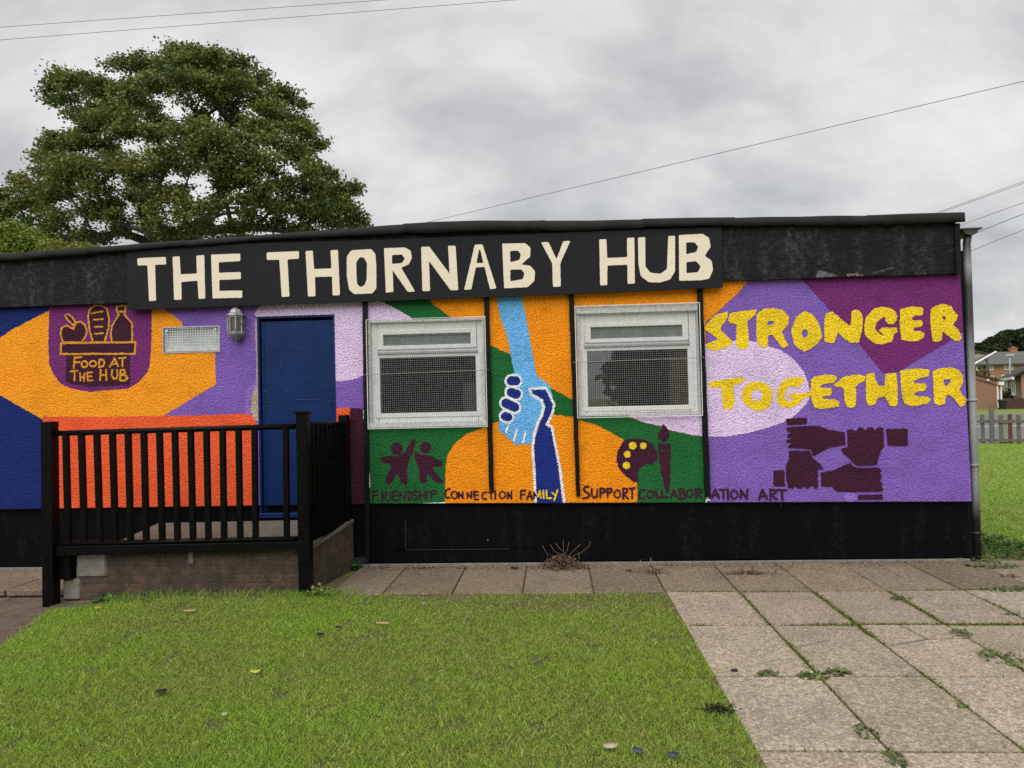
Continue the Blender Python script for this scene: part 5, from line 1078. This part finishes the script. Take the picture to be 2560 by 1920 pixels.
LB = [tl(*t) for t in (
 (1070, 335, 95, 1), (960, 370, 90, -1), (1180, 350, 90, 0), (1290, 380, 95, 1), (1390, 390, 80, 1.5), (760, 340, 85, 0), (680, 350, 60, .5), (840, 370, 75, 1), (900, 450, 95, -1.5), (1060, 470, 110, -2), (1200, 470, 100, -1), (1340, 490, 90, 1), (1490, 450, 85, 1, .8), (1440, 560, 85, .5, .7),
 (400, 440, 75, 0), (340, 480, 50, .5), (470, 450, 40, 0), (290, 560, 60, .8, .8), (410, 560, 70, .4, .6), (420, 650, 55, 0, .5), (560, 510, 70, -.6), (660, 520, 70, -.5), (590, 590, 60, -.5, .6), (740, 500, 70, 0), (700, 640, 90, -2.5), (830, 600, 60, 1, .6),
 (560, 700, 90, -2.5), (660, 730, 100, -3), (480, 730, 60, -2), (760, 740, 60, -3, .7), (330, 830, 75, -1.5), (270, 880, 55, -1), (420, 820, 65, -2.5), (260, 960, 60, -1.5), (600, 840, 80, -2, .7),
 (900, 650, 75, 0), (940, 760, 90, -3), (1060, 780, 110, -4), (1200, 750, 100, -4), (1290, 840, 110, -4.5), (1420, 830, 80, -3.5), (1180, 880, 90, -4.2), (960, 910, 100, -4.5), (900, 980, 60, -4), (1280, 950, 90, -4.5), (1120, 620, 70, 1.5, .7), (1250, 600, 70, 1, .6), (1350, 650, 60, 1, .5),
 (1560, 560, 80, 1), (1650, 560, 80, 1), (1710, 590, 45, 1), (1600, 650, 80, 0), (1690, 690, 75, 0), (1530, 640, 60, -1), (1470, 690, 70, -2), (1560, 760, 80, -2, .7), (1740, 760, 65, 0), (1800, 750, 50, .5), (1830, 820, 45, .5), (1650, 860, 95, -2.5), (1760, 900, 80, -1.5), (1530, 920, 95, -3.5), (1860, 960, 60, -.5, .8), (1920, 1000, 45, 0),
 (430, 910, 85, -3), (350, 970, 90, -3), (480, 980, 100, -3.5), (620, 960, 100, -3.5), (720, 900, 70, -3.5), (760, 1010, 100, -4), (560, 1070, 90, -3.2), (380, 1070, 100, -3), (260, 1100, 75, -2.5), (150, 1060, 70, -2), (120, 1020, 45, -1.5), (40, 1130, 75, -1.5), (-40, 1180, 80, -1), (110, 1160, 65, -2), (-120, 1230, 80, -.5), (20, 1230, 45, -1, .6),
 (190, 1290, 75, -1.5, .8), (280, 1330, 80, -2), (350, 1250, 80, -2.5, .8), (480, 1200, 85, -3, .6), (610, 1160, 75, -3, .6), (450, 1340, 80, -2, .7), (560, 1360, 70, -2, .6), (690, 1310, 60, -1.5, .5), (880, 1130, 90, -4, .8), (1000, 1120, 70, -4.5, .8), (900, 1240, 90, -4, .8), (1060, 1230, 85, -4.5, .8), (1180, 1180, 80, -4.5), (1130, 1320, 85, -3.5, .8), (1000, 1340, 70, -3, .8),
 (1360, 1050, 85, -4), (1460, 1010, 85, -4), (1500, 1100, 80, -3.5), (1620, 1040, 75, -3, .8), (1400, 1170, 70, -4, .7), (1560, 1190, 80, -3, .6), (1480, 1280, 80, -2.5, .6), (1340, 1290, 70, -2.5, .6), (1640, 1300, 70, -2, .6), (1800, 1060, 85, -1.5), (1900, 1090, 80, -.5), (1980, 1080, 70, 0), (2040, 1080, 45, 0), (1720, 1180, 75, -2), (1840, 1190, 90, -1), (1960, 1190, 80, -.5), (2020, 1230, 60, -.5), (1760, 1290, 80, -1.5), (1890, 1280, 80, -1), (2060, 1280, 50, 0), (1990, 1330, 70, -.5), (1850, 1380, 90, -1))]
hull = [(40, 1100), (220, 900), (270, 820), (440, 690), (330, 560), (400, 420), (600, 480), (700, 330), (1000, 290), (1200, 310), (1430, 380), (1640, 530), (1740, 640), (1800, 760), (1860, 930), (2000, 1080), (2080, 1300), (1900, 1420), (300, 1420), (60, 1300)]
def inside(x, y):
    c = False
    for (x0, y0), (x1, y1) in zip(hull, hull[1:]+hull[:1]):
        if (y0 > y) != (y1 > y) and x < (x1-x0)*(y-y0)/(y1-y0)+x0: c = not c
    return c
rr = random.Random(9)
while len(LB) < 192:
    x, y = rr.uniform(40, 2080), rr.uniform(300, 1420)
    if inside(x, y) and not (740 < x < 860 and 1240 < y < 1330) and not (900 < x < 1040 and 540 < y < 680 and rr.random() < .45): LB.append(tl(x, y, rr.uniform(45, 70), rr.uniform(-3.5, 3.5), rr.uniform(.5, .9)))
ba = W(1010/2.304, 1600/2.304, YTREE); fo = W(1030/2.304, 1420/2.304, YTREE)
grow_tree('sycamore_tree', 'large spreading dark green tree behind the hut roof', (float(ba[0])-.2, YTREE, -.1), (float(fo[0]), YTREE, float(fo[2])), LB, .135, 140000,
          [(.085, .110, .035), (.125, .160, .040), (.165, .205, .048), (.18, .205, .055), (.18, .165, .06)], 3, 'dark_bark', .55, cl_per=1.7, minr=.02, spread=.33)
bq = lambda px, py, d: tuple(W(px, py, d))
grow_tree('bush', 'bright green bush showing over the left end of the roof', (-9.3, 11, -.1), (-9.3, 11, 2.2), [(bq(x, y, 11+d), rr/F*18, dn) for x, y, rr, d, dn in ((-40, 610, 60, 0, 1.3), (20, 615, 55, 0, 1.4), (60, 630, 45, -.3, 1.4), (15, 585, 30, 0, 1), (35, 575, 14, 0, 1.5), (100, 640, 28, 0, 1.3), (140, 640, 22, -.2, 1), (-110, 620, 80, 0, 1))], .085, 26000,
          [(.10, .17, .02), (.15, .22, .03), (.22, .26, .05)], 5, 'bark', .12, cl_per=9, minr=.008, shell=.3, cat='bush', spread=.36)
grow_tree('bush', 'yellow green bush tips just above the roof edge under the big tree', (-7.0, 10.2, -.1), (-7.0, 10.2, 2.4), [(bq(x, y, 10.2), rr/F*17, 1.2) for x, y, rr in ((175, 632, 22), (125, 618, 12), (150, 640, 22), (195, 630, 14), (230, 640, 20))], .08, 5000,
          [(.16, .19, .03), (.24, .25, .05)], 6, 'bark', .08, cl_per=10, minr=.006, shell=.3, cat='bush', spread=.36)
# trees across the green behind the camera, seen only in the window panes
for i, (bx, by, wd, hh, lab) in enumerate(((-6.6, -25, 4.4, 8, 'broad dark tree across the green, the left one'), (6.3, -25, 2.9, 9, 'broad dark tree across the green, the right one'))):
    rr = random.Random(i+3); lob = [((bx+rr.uniform(-wd, wd), by+rr.uniform(-2, 2), rr.uniform(.3, hh)), rr.uniform(.7, 1.2), 1.) for _ in range(120)]
    grow_tree('distant_tree', lab, (bx, by, -.1), (bx, by, hh*.35), lob, .62, 26000, [(.010, .016, .005), (.02, .028, .008)], 20+i, 'dark_bark', .4, 'trees across the green', cl_per=.35, spread=.4, lmat='dry')
# ---------------------------------------------------------------- overhead cables
def cable(label, a, ya, c, yc, rr, sag=.0, ext=(.4, .4)):
    A, B = W(*a, ya), W(*c, yc); d = B-A; A2, B2 = A-d*ext[0], B+d*ext[1]; b = MB(); n = 24; L = np.linalg.norm(B2-A2)
    pts = [A2+(B2-A2)*t+np.array([0, 0, -sag*4*t*(1-t)+sag*4*0]) for t in np.linspace(0, 1, n)]; b.tube(pts, rr, 5)
    tag(b.build('overhead_cable', 'cable_black', loc=tuple(float(v) for v in pts[n//2])), label, 'cable', 'overhead cables')
cable('upper of the two overhead cables in the top left of the sky', (0, 68), 14, (960, 0), 14, .0065, 0, (1.5, 1.5))
cable('lower of the two overhead cables in the top left of the sky', (0, 100), 14, (1270, 1), 14, .0065, 0, (1.5, 1.5))
cable('long overhead cable rising from the roof to the right side of the sky', (1088, 551), 12, (2560, 203), 6, .0055, 0, (.35, 2.))
cable('topmost of the cable bunch right of the roof corner', (2339, 533), 30, (2560, 453), 26, .010, .0, (3.5, 4.))
cable('second cable of the bunch right of the roof corner, close below the first', (2345, 534), 30, (2560, 458), 26, .010, .0, (3.5, 4.))
cable('middle cable of the bunch, meeting the roof corner', (2415, 558), 30, (2560, 506), 26, .010, .0, (3.5, 4.))
cable('cable passing just below the gutter end', (2424, 589), 30, (2560, 534), 26, .014, .0, (3.5, 4.))
cable('lowest cable of the bunch, crossing behind the top of the downpipe', (2425, 628), 30, (2560, 574), 26, .010, .0, (3.5, 4.))
# ---------------------------------------------------------------- fence by the road
FN = thing('wooden_fence', 'low weathered timber picket fence between the side lawn and the road', 'fence', (12.7, 14.4, -.12))
qp = lambda x, y: (2400+x/4.88, 800+y/4.88)
fxy = lambda x: 14.75-(x-12.3)*.75/1.0*.6
fd = Vector((1, -.42, 0)).normalized(); f0 = Vector((*G(*qp(395, 1500))[:2], 0))
SCF = 1/4.88/F*21.0/.93
def fpick(u, w, z0, z1, mat, nm='picket', dy=0.):
    c = f0+fd*u+Vector((-fd.y, fd.x, 0))*-dy; b = MB(); M = Matrix.Translation(c) @ Matrix.Rotation(math.atan2(fd.y, fd.x), 4, 'Z'); b.box(-w/2, w/2, -.012 if nm == 'picket' else -.05, .012 if nm == 'picket' else .05, z0, z1, M); b.build(nm, mat, FN, bevel=.004)
for u in (-6.0, -3.0, 0, 2.15, 4.3, 6.5, 8.7): fpick(u, .115, -.15, .98, 'grey_post', 'post')
rr = random.Random(4); known = {-.42: ('weathered_wood', .82), -.22-.0: ('weathered_wood', .82), .22: ('weathered_wood', .80), .33: ('pale_wood', .83), .44: ('red_wood', .82), .64: ('weathered_wood', .80)}
for u, (mt_, zt) in known.items(): fpick(u, .10, -.0, zt, mt_, dy=-.03)
u = -6.2
while u < 8.6:
    if not (-.55 < u < .8) and min(abs(u-k) for k in (-6, -3, 0, 2.15, 4.3, 6.5, 8.7)) > .09: fpick(u, .10, 0, rr.uniform(.76, .84), rr.choice(['weathered_wood', 'weathered_wood', 'pale_wood', 'grey_post']), dy=-.03)
    u += .205
for z in (.16, .70):
    b = MB(); a_ = f0-fd*6.3; c_ = f0+fd*8.8; b.bar(a_+Vector((0, 0, z-.12+.02)), c_+Vector((0, 0, z-.12+.05)), .035, .085); b.build('rail', 'weathered_wood', FN)
# ---------------------------------------------------------------- houses beyond the road
def Wq(x, y, d): return tuple(float(v) for v in W(*qp(x, y), d))
def win(parent, p0, p1, y, mats=('white_trim', 'house_glass'), mull=1, nm='window'):
    x0, x1, z0, z1 = min(p0[0], p1[0]), max(p0[0], p1[0]), min(p0[2], p1[2]), max(p0[2], p1[2]); t = .09
    b = MB(); b.box(x0-t, x1+t, y-.10, y+.02, z0-t, z0); b.box(x0-t, x1+t, y-.06, y+.02, z1, z1+t); b.box(x0-t, x0, y-.06, y+.02, z0, z1); b.box(x1, x1+t, y-.06, y+.02, z0, z1)
    for k in range(1, mull+1): xm = x0+(x1-x0)*k/(mull+1); b.box(xm-.04, xm+.04, y-.05, y+.02, z0, z1)
    w_ = b.build(nm, mats[0], parent); b = MB(); b.box(x0, x1, y-.01, y+.015, z0, z1); b.build('pane', mats[1], w_)
# two storey house
YH = 100.; A = Wq(180, 548, YH); h1 = thing('brick_house', 'two storey brick house with grey hipped roof under the wooded hill', 'house', (68, YH, -.1))
ez = A[2]; x0, x1 = A[0]+.1, A[0]+17; b = MB(); b.box(x0, x1, YH, YH+8, -.1, ez); b.build('wall', 'house_brick', h1)
rz = Wq(440, 390, YH+4)[2]; rx0 = Wq(440, 390, YH+4)[0]; b = MB(); o_ = .45
c0, c1, c2, c3 = (x0-o_, YH-o_, ez), (x1+o_, YH-o_, ez), (x1+o_, YH+8+o_, ez), (x0-o_, YH+8+o_, ez); r0, r1 = (rx0, YH+4, rz), (x1-4, YH+4, rz)
b.quad(c0, c1, r1, r0); b.quad(c2, c3, r0, r1); b.face([b.vert(p) for p in (c3, c0, r0)]); b.face([b.vert(p) for p in (c1, c2, r1)]); b.face([b.vert(p) for p in (c3, c2, c1, c0)]); rf_ = b.build('roof', 'slate', h1)
b = MB(); b.bar((c0[0], c0[1]+.0, c0[2]+.1), (r0[0], r0[1], r0[2]+.06), .3, .12); b.build('hip_flashing', 'white_trim', rf_)
b = MB(); b.box(x0-o_, x1+o_, YH-o_-.12, YH-o_, ez-.12, ez+.06); b.build('gutter', 'cap_dark', rf_)
c = Wq(650, 372, YH+4); b = MB(); b.box(c[0]-.42, c[0]+.42, YH+3.7, YH+4.4, rz-.6, rz+.48); b.box(c[0]-.47, c[0]+.47, YH+3.65, YH+4.45, rz+.48, rz+.58); b.box(c[0]-.2, c[0]+.2, YH+3.9, YH+4.2, rz+.58, rz+.75); ch_ = b.build('chimney', 'house_brick', rf_)
b = MB(); b.bar((c[0]-.4, YH+4, rz+.8), (c[0]-.4, YH+4, rz+1.9), .045); b.bar((c[0]-.7, YH+4, rz+1.78), (c[0]+.9, YH+4, rz+1.82), .04); b.build('aerial', 'cap_dark', ch_)
win(h1, Wq(345, 550, YH), Wq(398, 605, YH), YH); win(h1, Wq(545, 540, YH), Wq(638, 598, YH), YH); win(h1, Wq(357, 690, YH), Wq(408, 760, YH), YH); win(h1, Wq(512, 680, YH), Wq(600, 760, YH), YH, mull=2)
b = MB(); p0 = Wq(296, 545, YH); b.tube([(p0[0], YH-.12, 0), (p0[0], YH-.12, ez-.1)], .09, 8); b.build('drainpipe', 'cap_dark', h1)
p0 = Wq(210, 560, YH); b = MB(); b.box(p0[0]-.15, p0[0]+.15, YH-.06, YH+.02, Wq(210, 625, YH)[2], p0[2]-.0); b.build('drainpipe', 'white_trim', h1)
# cream gable behind
YC = 128.; h2 = thing('rendered_house', 'pale rendered house whose gable shows behind the hipped roof', 'house', (78, YC, -.1)); a0, a1, a2, a3 = Wq(100, 440, YC), Wq(215, 398, YC), Wq(330, 470, YC), Wq(330, 545, YC)
b = MB(); x0, x1, xm = a1[0]-9, a1[0]+6.2, a1[0]; ze, zr_ = a2[2]-.6, a1[2]
for yy in (YC, YC+9): pass
V_ = [(x0, YC, -.1), (x1, YC, -.1), (x1, YC, ze), (xm, YC, zr_), (x0, YC, ze-1)]; bk = [(x, YC+9, z) for x, _, z in V_]; f1 = [b.vert(p) for p in V_]; f2 = [b.vert(p) for p in bk]; b.face(f1); b.face(f2[::-1])
for k in range(5): b.face((f1[k], f2[k], f2[(k+1) % 5], f1[(k+1) % 5]))
b.build('wall', 'render_cream', h2)
b = MB(); b.hexa([(xm, YC-.4, zr_), (x1+.5, YC-.4, ze-.1), (x1+.5, YC+9.3, ze-.1), (xm, YC+9.3, zr_), (xm, YC-.4, zr_+.35), (x1+.5, YC-.4, ze+.25), (x1+.5, YC+9.3, ze+.25), (xm, YC+9.3, zr_+.35)])
b.hexa([(x0-.5, YC-.4, ze-1.1), (xm-.001, YC-.4, zr_), (xm-.001, YC+9.3, zr_), (x0-.5, YC+9.3, ze-1.1), (x0-.5, YC-.4, ze-.75), (xm-.001, YC-.4, zr_+.35), (xm-.001, YC+9.3, zr_+.35), (x0-.5, YC+9.3, ze-.75)]); b.build('roof', 'dark_roof', h2)
# low brick garage end
YG = 46.; g1 = thing('brick_garage', 'low brown brick building with a sloping verge beside the road', 'garage', (28, YG, -.02)); a0, a1 = Wq(180, 665, YG), Wq(470, 748, YG); sl = (a1[2]-a0[2])/(a1[0]-a0[0]); x1 = Wq(488, 900, YG)[0]; xm = a0[0]-1.2; zr_ = a0[2]-1.2*sl; x0 = xm-4; z1_ = a1[2]+sl*(x1-a1[0])
b = MB(); f1 = [b.vert(p) for p in ((x0, YG, -.02), (x1, YG, -.02), (x1, YG, z1_), (xm, YG, zr_), (x0, YG, zr_+4*sl))]; f2 = [b.vert((b.v[i][0], YG+7, b.v[i][2])) for i in f1]; b.face(f1); b.face(f2[::-1])
for k in range(5): b.face((f1[k], f2[k], f2[(k+1) % 5], f1[(k+1) % 5]))
b.build('wall', 'garage_brick', g1)
b = MB(); b.hexa([(xm, YG-.12, zr_+.01), (x1+.3, YG-.12, z1_+.3*sl), (x1+.3, YG+7.1, z1_+.3*sl), (xm, YG+7.1, zr_+.01), (xm, YG-.12, zr_+.14), (x1+.3, YG-.12, z1_+.14+.3*sl), (x1+.3, YG+7.1, z1_+.14+.3*sl), (xm, YG+7.1, zr_+.14)])
b.hexa([(x0-.3, YG-.12, zr_+4.3*sl), (xm-.001, YG-.12, zr_+.01), (xm-.001, YG+7.1, zr_+.01), (x0-.3, YG+7.1, zr_+4.3*sl), (x0-.3, YG-.12, zr_+4.3*sl+.14), (xm-.001, YG-.12, zr_+.14), (xm-.001, YG+7.1, zr_+.14), (x0-.3, YG+7.1, zr_+4.3*sl+.14)]); rf_ = b.build('roof', 'brown_wood', g1)
b = MB(); b.hexa([(xm, YG-.05, zr_-.34), (x1, YG-.05, z1_-.34), (x1, YG-.002, z1_-.34), (xm, YG-.002, zr_-.34), (xm, YG-.05, zr_-.29), (x1, YG-.05, z1_-.29), (x1, YG-.002, z1_-.29), (xm, YG-.002, zr_-.29)]); b.build('verge_board', 'brown_wood', rf_)
b = MB(); c = Wq(482, 773, YG); b.box(c[0]-.18, c[0]+.17, YG-.25, YG+.4, c[2]-.12, c[2]+.12); b.build('eaves_box', 'white_trim', rf_)
b = MB(); b.box(x1-.22, x1-.12, YG-.04, YG, -.02, z1_-.3); b.box(x1+.02, x1+.14, YG-.02, YG+.1, -.02, z1_-.2); b.build('drainpipe', 'white_trim', g1)
b = MB(); c = Wq(330, 732, YG); b.box(c[0]-.075, c[0]+.075, YG-.14, YG-.002, c[2]-.06, c[2]+.06); b.build('floodlight', 'white_trim', g1)
# bungalow on the right
c1_ = Wq(545, 900, 66.); c2_ = Wq(752, 900, 47.); h3 = thing('brick_bungalow', 'pinkish brick bungalow with tall narrow windows and dark roof on the right edge', 'house', (c2_[0], 47, 0)); v1, v2 = Vector((c1_[0], 66, 0)), Vector((c2_[0], 47, 0)); ax = (v2-v1).normalized(); nr = Vector((-ax.y, ax.x, 0)); ez = 2.42; DEP = 8
b = MB(); P4 = [v1, v2, v2+nr*DEP, v1+nr*DEP]
if (v2+nr*DEP).x < v2.x: nr = -nr; P4 = [v1, v2, v2+nr*DEP, v1+nr*DEP]
rid = [v1+nr*DEP/2, v2+nr*DEP/2]
b.hexa([(*p[:2], 0) for p in P4]+[(*p[:2], ez) for p in P4])
b.face([b.vert((*P4[1][:2], ez)), b.vert((*P4[2][:2], ez)), b.vert((*rid[1][:2], ez+2.3))]); b.face([b.vert((*P4[3][:2], ez)), b.vert((*P4[0][:2], ez)), b.vert((*rid[0][:2], ez+2.3))]); b.build('wall', 'pink_brick', h3)
b = MB(); ov = -nr*.5; e1, e2 = v1+ov-ax*.4, v2+ov+ax*.4; k1, k2 = rid[0]-ax*.4, rid[1]+ax*.4; q1_, q2_ = P4[3]-ov-ax*.4, P4[2]-ov+ax*.4
for (p, q_, s_, t_) in ((e1, e2, k2, k1), (k1, k2, q2_, q1_)):
    za_, zb2 = (ez-.2, ez+2.3) if p is e1 else (ez+2.3, ez-.2); lo = [(*p[:2], za_), (*q_[:2], za_), (*s_[:2], zb2), (*t_[:2], zb2)]; b.hexa(lo+[(x, y, z+.16) for x, y, z in lo])
rf_ = b.build('roof', 'dark_roof', h3)
b = MB(); b.bar((*e1[:2], ez-.22), (*e2[:2], ez-.22), .16, .2); b.build('gutter', 'white_trim', rf_)
for t0, t1 in ((.16, .30), (.58, .78)):
    p, q_ = v1.lerp(v2, t0)-nr*.03, v1.lerp(v2, t1)-nr*.03
    b = MB(); zlo, zhi = .95, 2.1
    b.bar((*p[:2], zlo), (*p[:2], zhi), .14); b.bar((*q_[:2], zlo), (*q_[:2], zhi), .14); mm_ = p.lerp(q_, .5); b.bar((*mm_[:2], zlo), (*mm_[:2], zhi), .10); b.bar((*p[:2], zhi), (*q_[:2], zhi), .12); b.bar((*p[:2], zlo), (*q_[:2], zlo), .22); w_ = b.build('window', 'white_trim', h3)
    b = MB(); b.quad((*p[:2], zlo), (*q_[:2], zlo), (*q_[:2], zhi), (*p[:2], zhi)); b.build('pane', 'house_glass', w_)
# brown board fence, bin, lamp post, hedge
fb_ = thing('board_fence', 'dark brown close boarded fence in front of the bungalow', 'fence', (33, YG-.4, 0)); xa = Wq(535, 1000, YG-.4)[0]; zt = Wq(600, 955, YG-.4)[2]
for k in range(60):
    b = MB(); x = xa+k*.205; b.box(x, x+.185, YG-.40-(.012 if k % 2 else 0), YG-.38, 0, zt+.03*math.sin(k*1.7)); b.build('board', 'brown_wood', fb_)
b = MB(); b.box(xa, xa+12.3, YG-.375, YG-.33, .3, .38); b.box(xa, xa+12.3, YG-.375, YG-.33, zt-.3, zt-.22); b.build('rail', 'brown_wood', fb_)
bn = thing('wheelie_bin', 'black wheelie bin between the garage and the brown fence', 'bin', Wq(518, 1078, YG-.8)); c = bn.location.copy(); b = MB(); b.hexa([(c.x-.14, c.y-.15, .03), (c.x+.14, c.y-.15, .03), (c.x+.14, c.y+.15, .03), (c.x-.14, c.y+.15, .03), (c.x-.19, c.y-.2, .60), (c.x+.19, c.y-.2, .60), (c.x+.19, c.y+.2, .60), (c.x-.19, c.y+.2, .60)]); b.build('body', 'bin_plastic', bn, bevel=.02)
b = MB(); b.hexa([(c.x-.21, c.y-.23, .603), (c.x+.21, c.y-.23, .603), (c.x+.21, c.y+.22, .603), (c.x-.21, c.y+.22, .603), (c.x-.18, c.y-.19, .66), (c.x+.18, c.y-.19, .66), (c.x+.18, c.y+.2, .69), (c.x-.18, c.y+.2, .69)]); b.build('lid', 'bin_plastic', bn)
for sx in (-.16, .16): b = MB(); b.tube([(c.x+sx-.02, c.y+.17, .065), (c.x+sx+.02, c.y+.17, .065)], .065, 12); b.build('wheel', 'bin_plastic', bn)
lt, lb_ = Wq(600, 425, 58), Wq(636, 940, 58); lp = thing('street_lamp', 'tall pale grey street lamp standing before the brick houses', 'street lamp', (lb_[0], 58, 0)); b = MB(); b.tube([(lb_[0], 58, -.02), (lb_[0]-.02, 58, 1.2), (lb_[0]-.1, 58, lt[2]*.6), (lt[0]+.05, 58, lt[2])], [.085, .075, .06, .05], 10); b.build('column', 'galv_post', lp)
b = MB(); b.tube([(lt[0]+.05, 58, lt[2]-.05), (lt[0]+.5, 58, lt[2]+.04), (lt[0]+1.0, 58, lt[2]+.04)], .03, 8); b.build('arm', 'galv_post', lp)
b = MB(); b.hexa([(lt[0]-.25, 57.85, lt[2]-.1), (lt[0]+.35, 57.85, lt[2]-.06), (lt[0]+.35, 58.15, lt[2]-.06), (lt[0]-.25, 58.15, lt[2]-.1), (lt[0]-.2, 57.9, lt[2]+.06), (lt[0]+.35, 57.9, lt[2]+.1), (lt[0]+.35, 58.1, lt[2]+.1), (lt[0]-.2, 58.1, lt[2]+.06)]); b.build('lamp_head', 'galv_post', lp)
p0, p1 = Wq(323, 490, 80), Wq(352, 700, 80); up_ = thing('telegraph_pole', 'thin leaning dark pole rising behind the garage roof', 'pole', (p1[0]+.3, 80, 0)); b = MB(); b.tube([(p1[0]+.35, 80, -.02), (p0[0], 80, p0[2])], [.13, .09], 8); b.build('shaft', 'brown_wood', up_)
b = MB(); b.box(p0[0]-.18, p0[0]+.18, 79.88, 80.12, p0[2]-.05, p0[2]+.18); b.build('pole_cap', 'cap_dark', up_)
def hedge(name, label, cx, cy, cz, R, size, n, seed, col=(.04, .07, .016), cat='shrub', kind=None):
    r = np.random.default_rng(seed); d = r.normal(0, 1, (n, 3)); d /= np.linalg.norm(d, axis=1)[:, None]; q = r.random(n)**.45; bumps = 1+.25*np.sin(d[:, 0]*7+seed)+.2*np.sin(d[:, 2]*9); c = np.array([cx, cy, cz])+d*np.array(R)*(q*bumps)[:, None]; c = c[c[:, 2] > -.05]
    V = leafset(c, size, r, .8, up=.2); return tag(np_mesh(name, V, 4, np.array(col)*r.uniform(.5, 1.5, (len(c), 1)), 'leaf', loc=(cx, cy, 0)), label, cat, kind=kind)
c = Wq(580, 945, 56); hedge('shrub', 'dark shrub at the foot of the street lamp', c[0], 56, .5, (2.6, 1.2, .75), .25, 1500, 1)
c = Wq(235, 655, 75); hedge('shrub', 'dark shrub showing above the garage roof', c[0], 75, c[2]-1.2, (1.4, 1.0, 1.8), .3, 900, 2)
# wooded hill
hv = []; hl = []; r = np.random.default_rng(77)
for x, y, R in ((150, 330, 60), (190, 330, 55), (240, 325, 60), (300, 320, 60), (350, 290, 70), (400, 260, 70), (440, 250, 60), (500, 220, 75), (540, 190, 75), (600, 180, 80), (660, 190, 80), (720, 170, 70), (780, 165, 85), (840, 160, 90), (900, 170, 90), (100, 330, 60), (40, 340, 60), (260, 380, 70), (340, 370, 80), (430, 350, 90), (520, 330, 100), (620, 300, 100), (720, 300, 110), (820, 300, 120), (920, 300, 120)):
    d = 165+r.uniform(-8, 12); c = np.array(Wq(x, y+10, d)); Rm = R/4.88/F*(d+DIST); n = 900; dd = r.normal(0, 1, (n, 3)); dd /= np.linalg.norm(dd, axis=1)[:, None]; p = c+dd*Rm*(r.random(n)**.4)[:, None]*np.array([1, 1, .85]); hv.append(leafset(p, .85, r, .85, up=.2)); hl.append(np.array([.042, .060, .022])*r.uniform(.7, 1.25)*r.uniform(.5, 1.5, (n, 1)))
tag(np_mesh('wood', np.concatenate(hv), 4, np.concatenate(hl), 'leaf'), 'dark wooded hill on the skyline behind the brick houses', 'wood', kind='stuff')
b = MB(); pr = None
for i in range(41):
    x = 40+i*9; top_z = 3+9*math.exp(-((x-175)/90)**2); cur = [b.vert((x, 140, -.2)), b.vert((x, 165, top_z*.62)), b.vert((x, 190, top_z)), b.vert((x, 260, top_z*.8))]
    if pr:
        for k in range(3): b.face((pr[k], cur[k], cur[k+1], pr[k+1]), True)
    pr = cur
tag(b.build('hill', 'moss'), kind='structure')
